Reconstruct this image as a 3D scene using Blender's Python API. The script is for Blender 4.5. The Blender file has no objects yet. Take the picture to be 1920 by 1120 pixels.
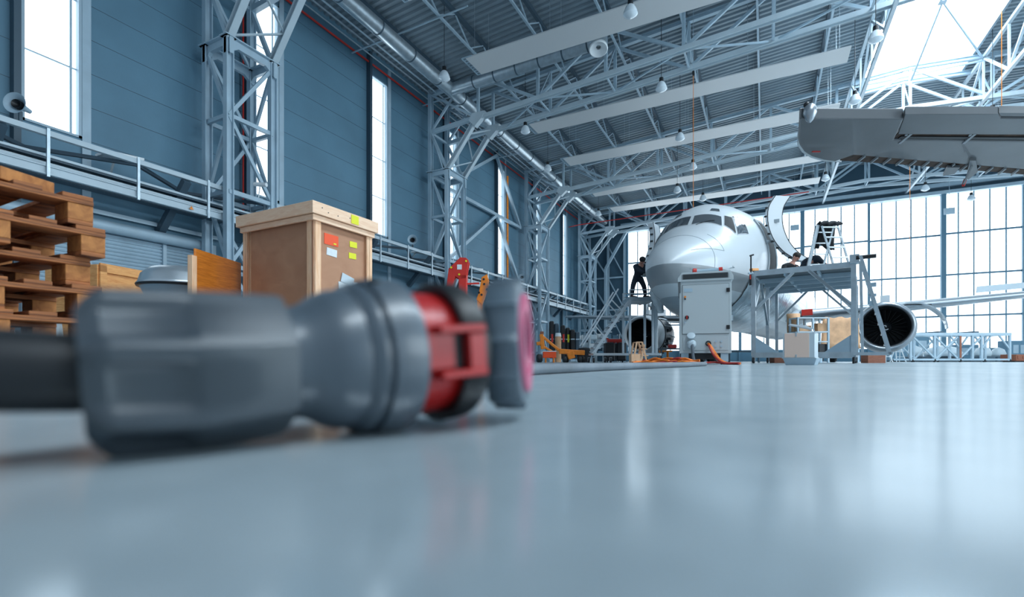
import bpy, math, random
from mathutils import Vector, Matrix
random.seed(7)
SC = bpy.context.scene
COL = SC.collection
PI = math.pi

# ------------------------------------------------------------------ camera
FPX, HOR, CAMH = 925.0, 677.0, 0.065
YAW = math.radians(27.18)
cam_d = bpy.data.cameras.new('camera')
cam = bpy.data.objects.new('camera', cam_d)
COL.objects.link(cam)
cam_d.sensor_width = 36.0
cam_d.lens = FPX / 1920 * 36
cam_d.shift_y = (HOR - 560) / 1920
cam_d.clip_start = 0.02
cam_d.clip_end = 300
cam.location = (0, 0, CAMH)
cam.rotation_euler = (PI / 2, 0, YAW)
cam_d.dof.use_dof = True
cam_d.dof.focus_distance = 10.0
cam_d.dof.aperture_fstop = 2.1
SC.camera = cam

# ------------------------------------------------------------------ world, sun, area lights, exposure
SC.view_settings.view_transform = 'Standard'
SC.view_settings.look = 'None'
SC.view_settings.exposure = 0.12
SC.view_settings.gamma = 1.0
SC.view_settings.use_curve_mapping = False
SC.cycles.max_bounces = 8
SC.cycles.diffuse_bounces = 4
SC.cycles.glossy_bounces = 4
SC.cycles.sample_clamp_indirect = 4.0
wd = bpy.data.worlds.new('world'); SC.world = wd
wd.use_nodes = True
wn = wd.node_tree.nodes['Background']
wn.inputs[0].default_value = (0.60, 0.80, 1.0, 1)
wn.inputs[1].default_value = 0.42

def area(name, loc, rot, sx, sy, power, col=(0.78, 0.92, 1.0)):
    l = bpy.data.lights.new(name, 'AREA'); l.shape = 'RECTANGLE'; l.size = sx; l.size_y = sy
    l.energy = power; l.color = col
    o = bpy.data.objects.new(name, l); COL.objects.link(o)
    o.location = loc; o.rotation_euler = rot
    return o
# fill light added on the unbuilt right-hand side of the hall (the glazed doors, windows and roof light give their own)
area('fill_right', (30.5, 16, 8.0), (0, PI / 2, 0), 13, 34, 5600)

# ------------------------------------------------------------------ image frame -> place in the hall
def W(px, d, z=0.0):
    """hall position of what stands d metres deep, on the line of sight of column px"""
    r = (px - 960) / FPX * d
    c, s = math.cos(YAW), math.sin(YAW)
    return Vector((r * c - d * s, r * s + d * c, z))
def Zat(py, d): return CAMH + (HOR - py) / FPX * d
def P3(px, py, d): return W(px, d, Zat(py, d))

# ------------------------------------------------------------------ materials
def mat(name, col, rough=0.5, metal=0.0, noise=0.0, nscale=8.0, bump=0.0, bscale=40.0, coat=0.0,
        emit=None, estr=0.0, alpha=1.0, spec=0.5, stretch=None, trans=0.0):
    m = bpy.data.materials.new(name); m.use_nodes = True
    nt = m.node_tree; b = nt.nodes['Principled BSDF']
    b.inputs['Base Color'].default_value = (*col, 1)
    b.inputs['Roughness'].default_value = rough
    b.inputs['Metallic'].default_value = metal
    b.inputs['Specular IOR Level'].default_value = spec
    b.inputs['Coat Weight'].default_value = coat
    b.inputs['Alpha'].default_value = alpha
    b.inputs['Transmission Weight'].default_value = trans
    if emit:
        b.inputs['Emission Color'].default_value = (*emit, 1)
        b.inputs['Emission Strength'].default_value = estr
    if noise or bump:
        tc = nt.nodes.new('ShaderNodeTexCoord'); mp = nt.nodes.new('ShaderNodeMapping')
        nt.links.new(tc.outputs['Object'], mp.inputs['Vector'])
        if stretch: mp.inputs['Scale'].default_value = stretch
    if noise:
        n = nt.nodes.new('ShaderNodeTexNoise'); n.inputs['Scale'].default_value = nscale
        n.inputs['Detail'].default_value = 5
        nt.links.new(mp.outputs[0], n.inputs['Vector'])
        r = nt.nodes.new('ShaderNodeValToRGB')
        r.color_ramp.elements[0].position = 0.3; r.color_ramp.elements[1].position = 0.72
        r.color_ramp.elements[0].color = (*[max(0, c * (1 - noise)) for c in col], 1)
        r.color_ramp.elements[1].color = (*[min(1, c * (1 + noise)) for c in col], 1)
        nt.links.new(n.outputs['Fac'], r.inputs['Fac'])
        nt.links.new(r.outputs['Color'], b.inputs['Base Color'])
    if bump:
        n2 = nt.nodes.new('ShaderNodeTexNoise'); n2.inputs['Scale'].default_value = bscale
        n2.inputs['Detail'].default_value = 4
        nt.links.new(mp.outputs[0], n2.inputs['Vector'])
        bp = nt.nodes.new('ShaderNodeBump'); bp.inputs['Strength'].default_value = bump
        bp.inputs['Distance'].default_value = 0.02
        nt.links.new(n2.outputs['Fac'], bp.inputs['Height'])
        nt.links.new(bp.outputs['Normal'], b.inputs['Normal'])
    return m

def wood(name, c1, c2, rough=0.6, scale=(1, 12, 12)):
    m = bpy.data.materials.new(name); m.use_nodes = True
    nt = m.node_tree; b = nt.nodes['Principled BSDF']
    tc = nt.nodes.new('ShaderNodeTexCoord'); mp = nt.nodes.new('ShaderNodeMapping')
    mp.inputs['Scale'].default_value = scale
    n = nt.nodes.new('ShaderNodeTexNoise'); n.inputs['Scale'].default_value = 3.0
    n.inputs['Detail'].default_value = 8; n.inputs['Distortion'].default_value = 1.2
    r = nt.nodes.new('ShaderNodeValToRGB')
    r.color_ramp.elements[0].position = 0.3; r.color_ramp.elements[1].position = 0.7
    r.color_ramp.elements[0].color = (*c1, 1); r.color_ramp.elements[1].color = (*c2, 1)
    nt.links.new(tc.outputs['Object'], mp.inputs['Vector']); nt.links.new(mp.outputs[0], n.inputs['Vector'])
    nt.links.new(n.outputs['Fac'], r.inputs['Fac']); nt.links.new(r.outputs['Color'], b.inputs['Base Color'])
    b.inputs['Roughness'].default_value = rough
    return m

M = {}
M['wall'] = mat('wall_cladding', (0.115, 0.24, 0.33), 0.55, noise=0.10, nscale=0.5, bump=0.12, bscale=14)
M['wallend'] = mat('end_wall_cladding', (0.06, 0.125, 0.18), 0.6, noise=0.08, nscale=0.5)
M['trimdark'] = mat('dark_trim', (0.055, 0.095, 0.13), 0.5)
M['steel'] = mat('painted_steel', (0.41, 0.54, 0.63), 0.42, noise=0.10, nscale=1.4)
M['steelw'] = mat('pale_painted_steel', (0.52, 0.62, 0.68), 0.4, noise=0.06, nscale=1.2)
M['galv'] = mat('galvanised_steel', (0.50, 0.58, 0.63), 0.32, 0.75, noise=0.12, nscale=5)
M['alu'] = mat('aluminium', (0.62, 0.68, 0.72), 0.3, 0.7, noise=0.06, nscale=6)
M['deck'] = mat('roof_deck', (0.25, 0.32, 0.37), 0.45, noise=0.08, nscale=0.7)
M['panel'] = mat('radiant_panel', (0.62, 0.64, 0.65), 0.45)
M['glow'] = mat('daylit_glazing', (0.8, 0.9, 1.0), 0.3, emit=(0.86, 0.95, 1.0), estr=2.3)
M['skyglow'] = mat('daylit_roof_light', (0.8, 0.9, 1.0), 0.3, emit=(0.80, 0.92, 1.0), estr=11.0)
M['doorframe'] = mat('door_frame', (0.10, 0.22, 0.31), 0.5)
M['mullion'] = mat('fine_mullion', (0.22, 0.36, 0.45), 0.5)
M['winframe'] = mat('window_frame', (0.40, 0.52, 0.60), 0.45)
M['red'] = mat('red_pipe_paint', (0.62, 0.03, 0.02), 0.4)
M['orange'] = mat('orange_paint', (0.90, 0.26, 0.02), 0.42, noise=0.12, nscale=9)
M['black'] = mat('black_plastic', (0.012, 0.014, 0.017), 0.45)
M['rubber'] = mat('black_rubber', (0.02, 0.022, 0.025), 0.6, noise=0.2, nscale=30)
M['glasslamp'] = mat('lamp_glass', (0.75, 0.84, 0.9), 0.12, spec=0.8)
M['white'] = mat('white_enamel', (0.78, 0.82, 0.84), 0.35)
M['yellow'] = mat('yellow_sticker', (0.78, 0.74, 0.02), 0.6)
M['chip'] = wood('chipboard_panel', (0.42, 0.205, 0.115), (0.50, 0.26, 0.15), 0.75, (1, 1, 1.5))
M['pine'] = wood('pale_pine', (0.84, 0.46, 0.25), (0.95, 0.63, 0.41), 0.65, (9, 9, 1.2))
M['pineh'] = wood('pale_pine_plank', (0.86, 0.53, 0.34), (0.96, 0.68, 0.48), 0.65, (2.0, 2.0, 14))
M['palletw'] = wood('weathered_pallet_wood', (0.08, 0.025, 0.010), (0.52, 0.18, 0.055), 0.75, (3, 1.2, 22))
M['blockw'] = wood('pallet_block_wood', (0.30, 0.10, 0.025), (0.55, 0.22, 0.06), 0.75, (6, 6, 5))
M['ply'] = wood('orange_plywood', (0.48, 0.12, 0.008), (0.72, 0.22, 0.02), 0.5, (1.5, 1.5, 16))
M['plate'] = wood('pale_plywood', (0.72, 0.27, 0.07), (0.92, 0.46, 0.16), 0.5, (2.2, 2.2, 18))

# ------------------------------------------------------------------ mesh builder
def frame_of(d):
    d = Vector(d).normalized()
    up = Vector((0, 0, 1)) if abs(d.z) < 0.95 else Vector((0, 1, 0))
    s = d.cross(up).normalized(); u = s.cross(d).normalized()
    return d, s, u

class MB:
    def __init__(self): self.v = []; self.f = []
    def add(self, vs, fs):
        n = len(self.v); self.v += [Vector(p) for p in vs]
        self.f += [tuple(i + n for i in f) for f in fs]; return self
    def box(self, c, s, rz=0.0, mtx=None):
        x, y, z = s[0] / 2, s[1] / 2, s[2] / 2
        pts = [Vector((a * x, b * y, e * z)) for e in (-1, 1) for b in (-1, 1) for a in (-1, 1)]
        R = mtx if mtx else Matrix.Rotation(rz, 3, 'Z')
        c = Vector(c)
        return self.add([c + R @ p for p in pts], [(0, 2, 3, 1), (4, 5, 7, 6), (0, 1, 5, 4), (2, 6, 7, 3), (0, 4, 6, 2), (1, 3, 7, 5)])
    def bar(self, a, b, w, h=None, roll=0.0):
        a = Vector(a); b = Vector(b); h = w if h is None else h
        d, s, u = frame_of(b - a)
        if roll:
            R = Matrix.Rotation(roll, 3, d); s = R @ s; u = R @ u
        o = [(-1, -1), (1, -1), (1, 1), (-1, 1)]
        pts = [p + s * (i * w / 2) + u * (j * h / 2) for p in (a, b) for i, j in o]
        return self.add(pts, [(0, 1, 2, 3), (4, 7, 6, 5), (0, 4, 5, 1), (1, 5, 6, 2), (2, 6, 7, 3), (3, 7, 4, 0)])
    def hbeam(self, a, b, w, h, t=0.02, roll=0.0):
        a = Vector(a); b = Vector(b)
        d, s, u = frame_of(b - a)
        if roll:
            R = Matrix.Rotation(roll, 3, d); s = R @ s; u = R @ u
        pr = [(-w/2, -h/2), (w/2, -h/2), (w/2, -h/2+t), (t/2, -h/2+t), (t/2, h/2-t), (w/2, h/2-t), (w/2, h/2),
              (-w/2, h/2), (-w/2, h/2-t), (-t/2, h/2-t), (-t/2, -h/2+t), (-w/2, -h/2+t)]
        n = len(pr)
        pts = [p + s * x + u * y for p in (a, b) for x, y in pr]
        fs = [(i, n + i, n + (i + 1) % n, (i + 1) % n) for i in range(n)]
        fs += [(0, 1, 2, 11), (3, 4, 9, 10), (5, 6, 7, 8), (n, n+11, n+2, n+1), (n+3, n+10, n+9, n+4), (n+5, n+8, n+7, n+6)]
        return self.add(pts, fs)
    def tube(self, a, b, r, n=8, r2=None, caps=True):
        a = Vector(a); b = Vector(b); r2 = r if r2 is None else r2
        d, s, u = frame_of(b - a)
        pts = []
        for p, rr in ((a, r), (b, r2)):
            for i in range(n):
                t = 2 * PI * i / n; pts.append(p + s * (rr * math.cos(t)) + u * (rr * math.sin(t)))
        fs = [(i, (i + 1) % n, n + (i + 1) % n, n + i) for i in range(n)]
        if caps: fs += [tuple(range(n - 1, -1, -1)), tuple(range(n, 2 * n))]
        return self.add(pts, fs)
    def path(self, pts, r, n=8, closed=False):
        pts = [Vector(p) for p in pts]; m = len(pts); rings = []
        s0 = None
        for k, p in enumerate(pts):
            if closed: d = pts[(k + 1) % m] - pts[k - 1]
            else: d = pts[min(k + 1, m - 1)] - pts[max(k - 1, 0)]
            d.normalize()
            if s0 is None: _, s, u = frame_of(d)
            else:
                s = (s0 - d * s0.dot(d)).normalized(); u = s.cross(d).normalized()
            s0 = s
            rr = r[k] if isinstance(r, (list, tuple)) else r
            rings.append([p + s * (rr * math.cos(2*PI*i/n)) + u * (rr * math.sin(2*PI*i/n)) for i in range(n)])
        return self.loft(rings, caps=not closed, closed=closed)
    def loft(self, rings, caps=True, closed=False, wrap=True):
        n = len(rings[0]); m = len(rings); pts = [p for r in rings for p in r]; fs = []
        for k in range(m if closed else m - 1):
            k2 = (k + 1) % m
            for i in range(n if wrap else n - 1):
                j = (i + 1) % n
                fs.append((k * n + i, k * n + j, k2 * n + j, k2 * n + i))
        if caps and not closed:
            fs += [tuple(range(n - 1, -1, -1)), tuple(range((m - 1) * n, m * n))]
        return self.add(pts, fs)
    def lathe(self, o, axis, prof, n=32, a0=0.0, a1=2*PI, caps=False):
        """prof: list of (s along axis, radius)"""
        o = Vector(o); d, s, u = frame_of(axis)
        full = abs(a1 - a0 - 2 * PI) < 1e-6
        cnt = n if full else n + 1
        rings = []
        for t, r in prof:
            rings.append([o + d * t + s * (r * math.cos(a0 + (a1 - a0) * i / n)) + u * (r * math.sin(a0 + (a1 - a0) * i / n)) for i in range(cnt)])
        return self.loft(rings, caps=caps and full, wrap=full)
    def prism(self, poly, ext):
        poly = [Vector(p) for p in poly]; ext = Vector(ext); n = len(poly)
        pts = poly + [p + ext for p in poly]
        fs = [tuple(range(n - 1, -1, -1)), tuple(range(n, 2 * n))] + [(i, (i + 1) % n, n + (i + 1) % n, n + i) for i in range(n)]
        return self.add(pts, fs)
    def ball(self, c, r, n=12, m=8, sc=(1, 1, 1)):
        c = Vector(c); rings = []
        for j in range(m + 1):
            ph = PI * j / m; rr = max(1e-4, math.sin(ph))
            rings.append([c + Vector((r * sc[0] * rr * math.cos(2*PI*i/n), r * sc[1] * rr * math.sin(2*PI*i/n), -r * sc[2] * math.cos(ph))) for i in range(n)])
        return self.loft(rings, caps=True)
    def pieces(self):
        n = len(self.v); par = list(range(n))
        def fd(i):
            while par[i] != i: par[i] = par[par[i]]; i = par[i]
            return i
        for f in self.f:
            a = fd(f[0])
            for j in f[1:]: par[fd(j)] = a
        out = {}
        for f in self.f: out.setdefault(fd(f[0]), []).append(f)
        res = []
        for k in sorted(out, key=lambda k: min(min(f) for f in out[k])):
            used = sorted({i for f in out[k] for i in f}); mp = {u: i for i, u in enumerate(used)}
            q = MB(); q.v = [self.v[u] for u in used]; q.f = [tuple(mp[i] for i in f) for f in out[k]]; res.append(q)
        return res
    def each(self, name, material, parent, **kw):
        """one part per separate piece"""
        return [q.build(name, material, parent, **kw) for q in self.pieces()]
    def build(self, name, material, parent=None, world=True, smooth=False, bevel=0.0, origin=None, sub=0, solid=0.0):
        """world=True: coordinates are hall coordinates; False: coordinates of the parent's own frame"""
        me = bpy.data.meshes.new(name); o = bpy.data.objects.new(name, me); COL.objects.link(o)
        vs = self.v
        if parent is not None:
            top = parent
            while top.parent: top = top.parent
            if world:
                inv = Matrix.LocRotScale(top.location, top.rotation_euler, None).inverted()
                vs = [inv @ p for p in vs]
            o.parent = parent
            if parent.parent is None and parent.type == 'MESH' and not world: pass
        else:
            if origin is None:
                xs = [p.x for p in vs]; ys = [p.y for p in vs]; zs = [p.z for p in vs]
                origin = Vector(((min(xs) + max(xs)) / 2, (min(ys) + max(ys)) / 2, min(zs)))
            origin = Vector(origin); vs = [p - origin for p in vs]; o.location = origin
        me.from_pydata([tuple(p) for p in vs], [], self.f); me.update()
        me.materials.append(material)
        import bmesh
        bm = bmesh.new(); bm.from_mesh(me); bmesh.ops.recalc_face_normals(bm, faces=bm.faces); bm.to_mesh(me); bm.free()
        if solid:
            md = o.modifiers.new('thickness', 'SOLIDIFY'); md.thickness = solid; md.offset = 0
        if sub:
            md = o.modifiers.new('smooth', 'SUBSURF'); md.levels = sub; md.render_levels = sub
        if bevel:
            md = o.modifiers.new('bevel', 'BEVEL'); md.width = bevel; md.segments = 2; md.limit_method = 'ANGLE'
        if smooth:
            for p in me.polygons: p.use_smooth = True
            if smooth != 'all':
                try:
                    me.set_sharp_from_angle(angle=math.radians(40))
                except Exception: pass
        return o

def tag(o, label=None, cat=None, group=None, kind=None):
    if label: o['label'] = label
    if cat: o['category'] = cat
    if group: o['group'] = group
    if kind: o['kind'] = kind
    return o
def thing(name, label, cat, loc=(0, 0, 0), rz=0.0, group=None):
    o = bpy.data.objects.new(name, None); COL.objects.link(o); o.empty_display_size = 0.1
    o.location = loc; o.rotation_euler = (0, 0, rz)
    return tag(o, label, cat, group)
def struct(o): return tag(o, kind='structure')
def dup(root, loc, rz=None, label=None, group=None, scale=None):
    r = root.copy(); COL.objects.link(r); r.location = loc
    if rz is not None: r.rotation_euler = (0, 0, rz)
    if label: r['label'] = label
    if group: r['group'] = group
    if scale: r.scale = scale
    for ch in list(root.children):
        c = ch.copy(); COL.objects.link(c); c.parent = r
        for g in ch.children:
            e = g.copy(); COL.objects.link(e); e.parent = c
    return r
def lerp(a, b, t): return Vector(a) * (1 - t) + Vector(b) * t
ORD = ['nearest', 'second', 'third', 'fourth', 'fifth', 'sixth', 'seventh', 'eighth', 'ninth', 'tenth', 'eleventh', 'twelfth', 'thirteenth', 'fourteenth', 'fifteenth']
# ================================================================== THE HALL
XW, XR, Y0, YE = -16.8, 31.0, -6.0, 50.0      # left wall, right side, near edge, door wall
RIDGE = 7.0
def zr(x): return 14.9 + 0.066 * (min(x, 2 * RIDGE - x) + 16.8)
def zb(x): return 12.5 + 0.066 * (min(x, 2 * RIDGE - x) + 13.1)

# floor: sealed grey-blue concrete
m = bpy.data.materials.new('sealed_floor'); m.use_nodes = True
nt = m.node_tree; b = nt.nodes['Principled BSDF']
tc = nt.nodes.new('ShaderNodeTexCoord')
n1 = nt.nodes.new('ShaderNodeTexNoise'); n1.inputs['Scale'].default_value = 0.9; n1.inputs['Detail'].default_value = 6
n2 = nt.nodes.new('ShaderNodeTexNoise'); n2.inputs['Scale'].default_value = 14; n2.inputs['Detail'].default_value = 5
mx = nt.nodes.new('ShaderNodeMix'); mx.inputs[0].default_value = 0.4
r1 = nt.nodes.new('ShaderNodeValToRGB')
r1.color_ramp.elements[0].position = 0.35; r1.color_ramp.elements[1].position = 0.65
r1.color_ramp.elements[0].color = (0.255, 0.31, 0.34, 1); r1.color_ramp.elements[1].color = (0.35, 0.41, 0.44, 1)
nt.links.new(tc.outputs['Object'], n1.inputs['Vector']); nt.links.new(tc.outputs['Object'], n2.inputs['Vector'])
nt.links.new(n1.outputs['Fac'], mx.inputs[2]); nt.links.new(n2.outputs['Fac'], mx.inputs[3])
nt.links.new(mx.outputs[0], r1.inputs['Fac'])
df = nt.nodes.new('ShaderNodeBsdfDiffuse'); gl = nt.nodes.new('ShaderNodeBsdfGlossy'); ms = nt.nodes.new('ShaderNodeMixShader')
gl.inputs['Color'].default_value = (0.9, 0.96, 1, 1); ms.inputs[0].default_value = 0.26
nt.links.new(r1.outputs['Color'], df.inputs['Color'])
rr = nt.nodes.new('ShaderNodeMapRange'); rr.inputs[3].default_value = 0.13; rr.inputs[4].default_value = 0.24
nt.links.new(n1.outputs['Fac'], rr.inputs[0]); nt.links.new(rr.outputs[0], gl.inputs['Roughness'])
nt.links.new(df.outputs[0], ms.inputs[1]); nt.links.new(gl.outputs[0], ms.inputs[2])
nt.links.new(ms.outputs[0], nt.nodes['Material Output'].inputs['Surface']); nt.nodes.remove(b)
M['floor'] = m
struct(MB().box(((XW + XR) / 2, (Y0 + YE) / 2, -0.1), (XR - XW + 1, YE - Y0 + 1, 0.2)).build('floor', M['floor'], origin=(0, 0, 0)))

# left wall with its tall windows
WIN = [(6.06 + 6.2 * k) for k in range(7)]
WZ0, WZ1, WW = 6.2, 13.8, 1.25
mb = MB()
edges = [Y0] + [e for y in WIN for e in (y - WW / 2, y + WW / 2)] + [YE]
for i in range(0, len(edges), 2):
    mb.box((XW - 0.1, (edges[i] + edges[i+1]) / 2, 7.8), (0.2, edges[i+1] - edges[i], 15.6))
for y in WIN:
    mb.box((XW - 0.1, y, WZ0 / 2), (0.2, WW, WZ0)); mb.box((XW - 0.1, y, (WZ1 + 15.6) / 2), (0.2, WW, 15.6 - WZ1))
# cladding joints: horizontal reveals and sheet laps
wl = struct(mb.build('wall_left', M['wall'], origin=(XW, 0, 0)))
mb = MB()
for k in range(1, 15):
    for i in range(0, len(edges), 2):
        mb.box((XW + 0.002, (edges[i] + edges[i+1]) / 2, 0.95 * k + 0.5), (0.008, edges[i+1] - edges[i] - 0.3, 0.012))
tag(mb.build('cladding_joint', M['trimdark'], wl), kind='structure')
for k, y in enumerate(WIN):
    w = struct(MB().box((XW - 0.16, y, (WZ0 + WZ1) / 2), (0.03, WW, WZ1 - WZ0)).build(f'window_{k+1}', M['glow'], origin=(XW, y, WZ0)))
    f = MB()
    for s in (-1, 1):
        f.box((XW - 0.06, y + s * (WW / 2 - 0.035), (WZ0 + WZ1) / 2), (0.2, 0.07, WZ1 - WZ0))
    for z in (WZ0 + 0.03, WZ1 - 0.03): f.box((XW - 0.06, y, z), (0.2, WW, 0.06))
    for j in range(1, 4): f.box((XW - 0.13, y, WZ0 + j * 1.9), (0.05, WW, 0.035))
    f.build('window_frame', M['winframe'], w)
    f = MB(); f.box((XW - 0.10, y + WW / 2 - 0.20, (WZ0 + WZ1) / 2), (0.05, 0.05, WZ1 - WZ0)); f.build('mullion', M['winframe'], w)
    f = MB()
    for s in (-1, 1):
        if s < 0: f.box((XW + 0.12, y + s * (WW / 2 + 0.13), 7.4), (0.24, 0.14, 14.6))
    f.build('jamb_post', M['trimdark'] , w)
    f = MB(); f.box((XW + 0.03, y + WW / 2 + 0.10, 7.4), (0.06, 0.20, 14.6)); f.build('jamb_trim', M['steel'], w)

# roof: trapezoidal steel deck, ribs run across the hall; roof light strip beside the ridge
SKX0, SKX1, SKY1 = 4.9, 9.6, 35.8
def deck(x0, x1, y0, y1, mb):
    prof = []; p = 0.32; y = y0; k = 0
    while y < y1 - 1e-6:
        for dy, dz in ((0, 0), (0.12, 0), (0.16, 0.09), (0.28, 0.09)):
            if y + dy < y1: prof.append((y + dy, dz))
        y += p
    prof.append((y1, 0))
    rings = [[Vector((x, yy, zr(x) + dz)) for yy, dz in prof] for x in (x0, x1)]
    mb.loft(rings, caps=False, wrap=False)
mb = MB()
deck(XW - 0.3, SKX0, Y0, YE, mb); deck(SKX1, XR, Y0, YE, mb)
deck(SKX0, RIDGE, SKY1, YE, mb); deck(RIDGE, SKX1, SKY1, YE, mb)
cl = struct(mb.build('ceiling', M['deck'], origin=(0, 0, 14)))
cl.modifiers.new('thickness', 'SOLIDIFY').thickness = 0.01
mb = MB()
for a, c in ((SKX0, RIDGE), (RIDGE, SKX1)):
    mb.add([(a, Y0, zr(a) + 0.05), (c, Y0, zr(c) + 0.05), (c, SKY1, zr(c) + 0.05), (a, SKY1, zr(a) + 0.05)], [(0, 1, 2, 3)])
sk = struct(mb.build('window_8', M['skyglow'], origin=(RIDGE, 15, 16)))
mb = MB()
for y in (-2, 4, 10, 16, 22, 28, 33.6):
    for a, c in ((SKX0, RIDGE), (RIDGE, SKX1)):
        mb.bar((a, y, zr(a) - 0.02), (c, y, zr(c) - 0.02), 0.05, 0.07)
mb.each('glazing_bar', M['mullion'], sk)
mb = MB()
for x in (SKX0, SKX1): mb.box((x, (Y0 + SKY1) / 2, zr(x) - 0.12), (0.10, SKY1 - Y0, 0.5))
mb.box((RIDGE + .25, SKY1, zr(RIDGE) - 0.25), (SKX1 - SKX0, 0.1, 0.5))
mb.each('upstand', M['deck'], sk)

# door wall: cladding at the left corner, lintel and the glazed sliding doors
mb = MB()
mb.box(((XW - 12.45) / 2, YE + 0.1, 6.575), (abs(XW + 12.45), 0.2, 13.15))
mb.prism([(XW, YE, 13.15), (XR, YE, 13.15), (XR, YE, zr(XR) + .1), (RIDGE, YE, zr(RIDGE) + .1), (XW, YE, zr(XW) + .1)], (0, 0.2, 0))
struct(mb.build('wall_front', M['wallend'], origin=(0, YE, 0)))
posts = [-12.5, -7.2, -2.1, 2.86, 7.55, 12.33, 16.9, 21.6, 26.3, 31.0]
for k in range(9):
    a, c = posts[k], posts[k + 1]; yy = YE - 0.35 * (k % 2)
    d = struct(MB().box(((a + c) / 2, yy, 7.1), (c - a, 0.04, 12.1)).build(f'door_{k+1}', M['glow'], origin=((a + c) / 2, yy, 0)))
    f = MB()
    for j in range(1, 5):
        f.box((a + (c - a) * j / 5, yy - 0.05, 7.1), (0.085, 0.06, 12.1))
    f.each('fine_mullion', M['mullion'], d)
    f = MB()
    for z in (3.55, 6.75, 9.95): f.box(((a + c) / 2, yy - 0.05, z), (c - a, 0.10, 0.13))
    f.each('transom', M['doorframe'], d)
    f = MB()
    f.box((a, yy - 0.12, 6.6), (0.30, 0.36, 13.1)); f.box((c, yy - 0.12, 6.6), (0.12, 0.30, 13.1))
    f.each('stile', M['doorframe'], d)
    f = MB(); f.box(((a + c) / 2, yy - 0.02, 0.53), (c - a, 0.14, 1.05)); f.build('kick_panel', M['doorframe'], d)
f = MB(); f.box((9, YE - 0.4, 13.15), (44, 0.7, 0.25)); f.box((9, YE - 0.55, 13.75), (44, 0.3, 0.3))
struct(f.build('trim_1', M['steel'], origin=(9, YE, 13)))

# bracing on the door wall corner
t = thing('corner_bracing', 'pale steel cross bracing on the dark corner beside the glazed doors', 'bracing', (-14.6, YE - 0.4, 0))
mb = MB()
for x in (-16.4, -14.4, -12.7): mb.bar((x, YE - .25, 0), (x, YE - .25, 13.2), .22, .22)
mb.each('post', M['steel'], t)
mb = MB()
for z in (2.0, 5.3, 8.6): mb.bar((-16.4, YE - .2, z), (-12.7, YE - .2, z), .16)
mb.each('strut', M['steel'], t)
mb = MB()
for z in (2.0, 5.3, 8.6):
    mb.bar((-14.4, YE - .3, z), (-16.4, YE - .3, z + 3.3), .14); mb.bar((-14.4, YE - .3, z + 3.3), (-12.7, YE - .3, z), .10)
mb.bar((-14.4, YE - 1.2, 9.4), (-12.3, YE - 1.2, 12.9), .24)
mb.bar((-14.4, YE - 1.2, 9.4), (-14.4, YE - 1.2, 0.0), .24)
mb.each('diagonal', M['steel'], t)

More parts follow.
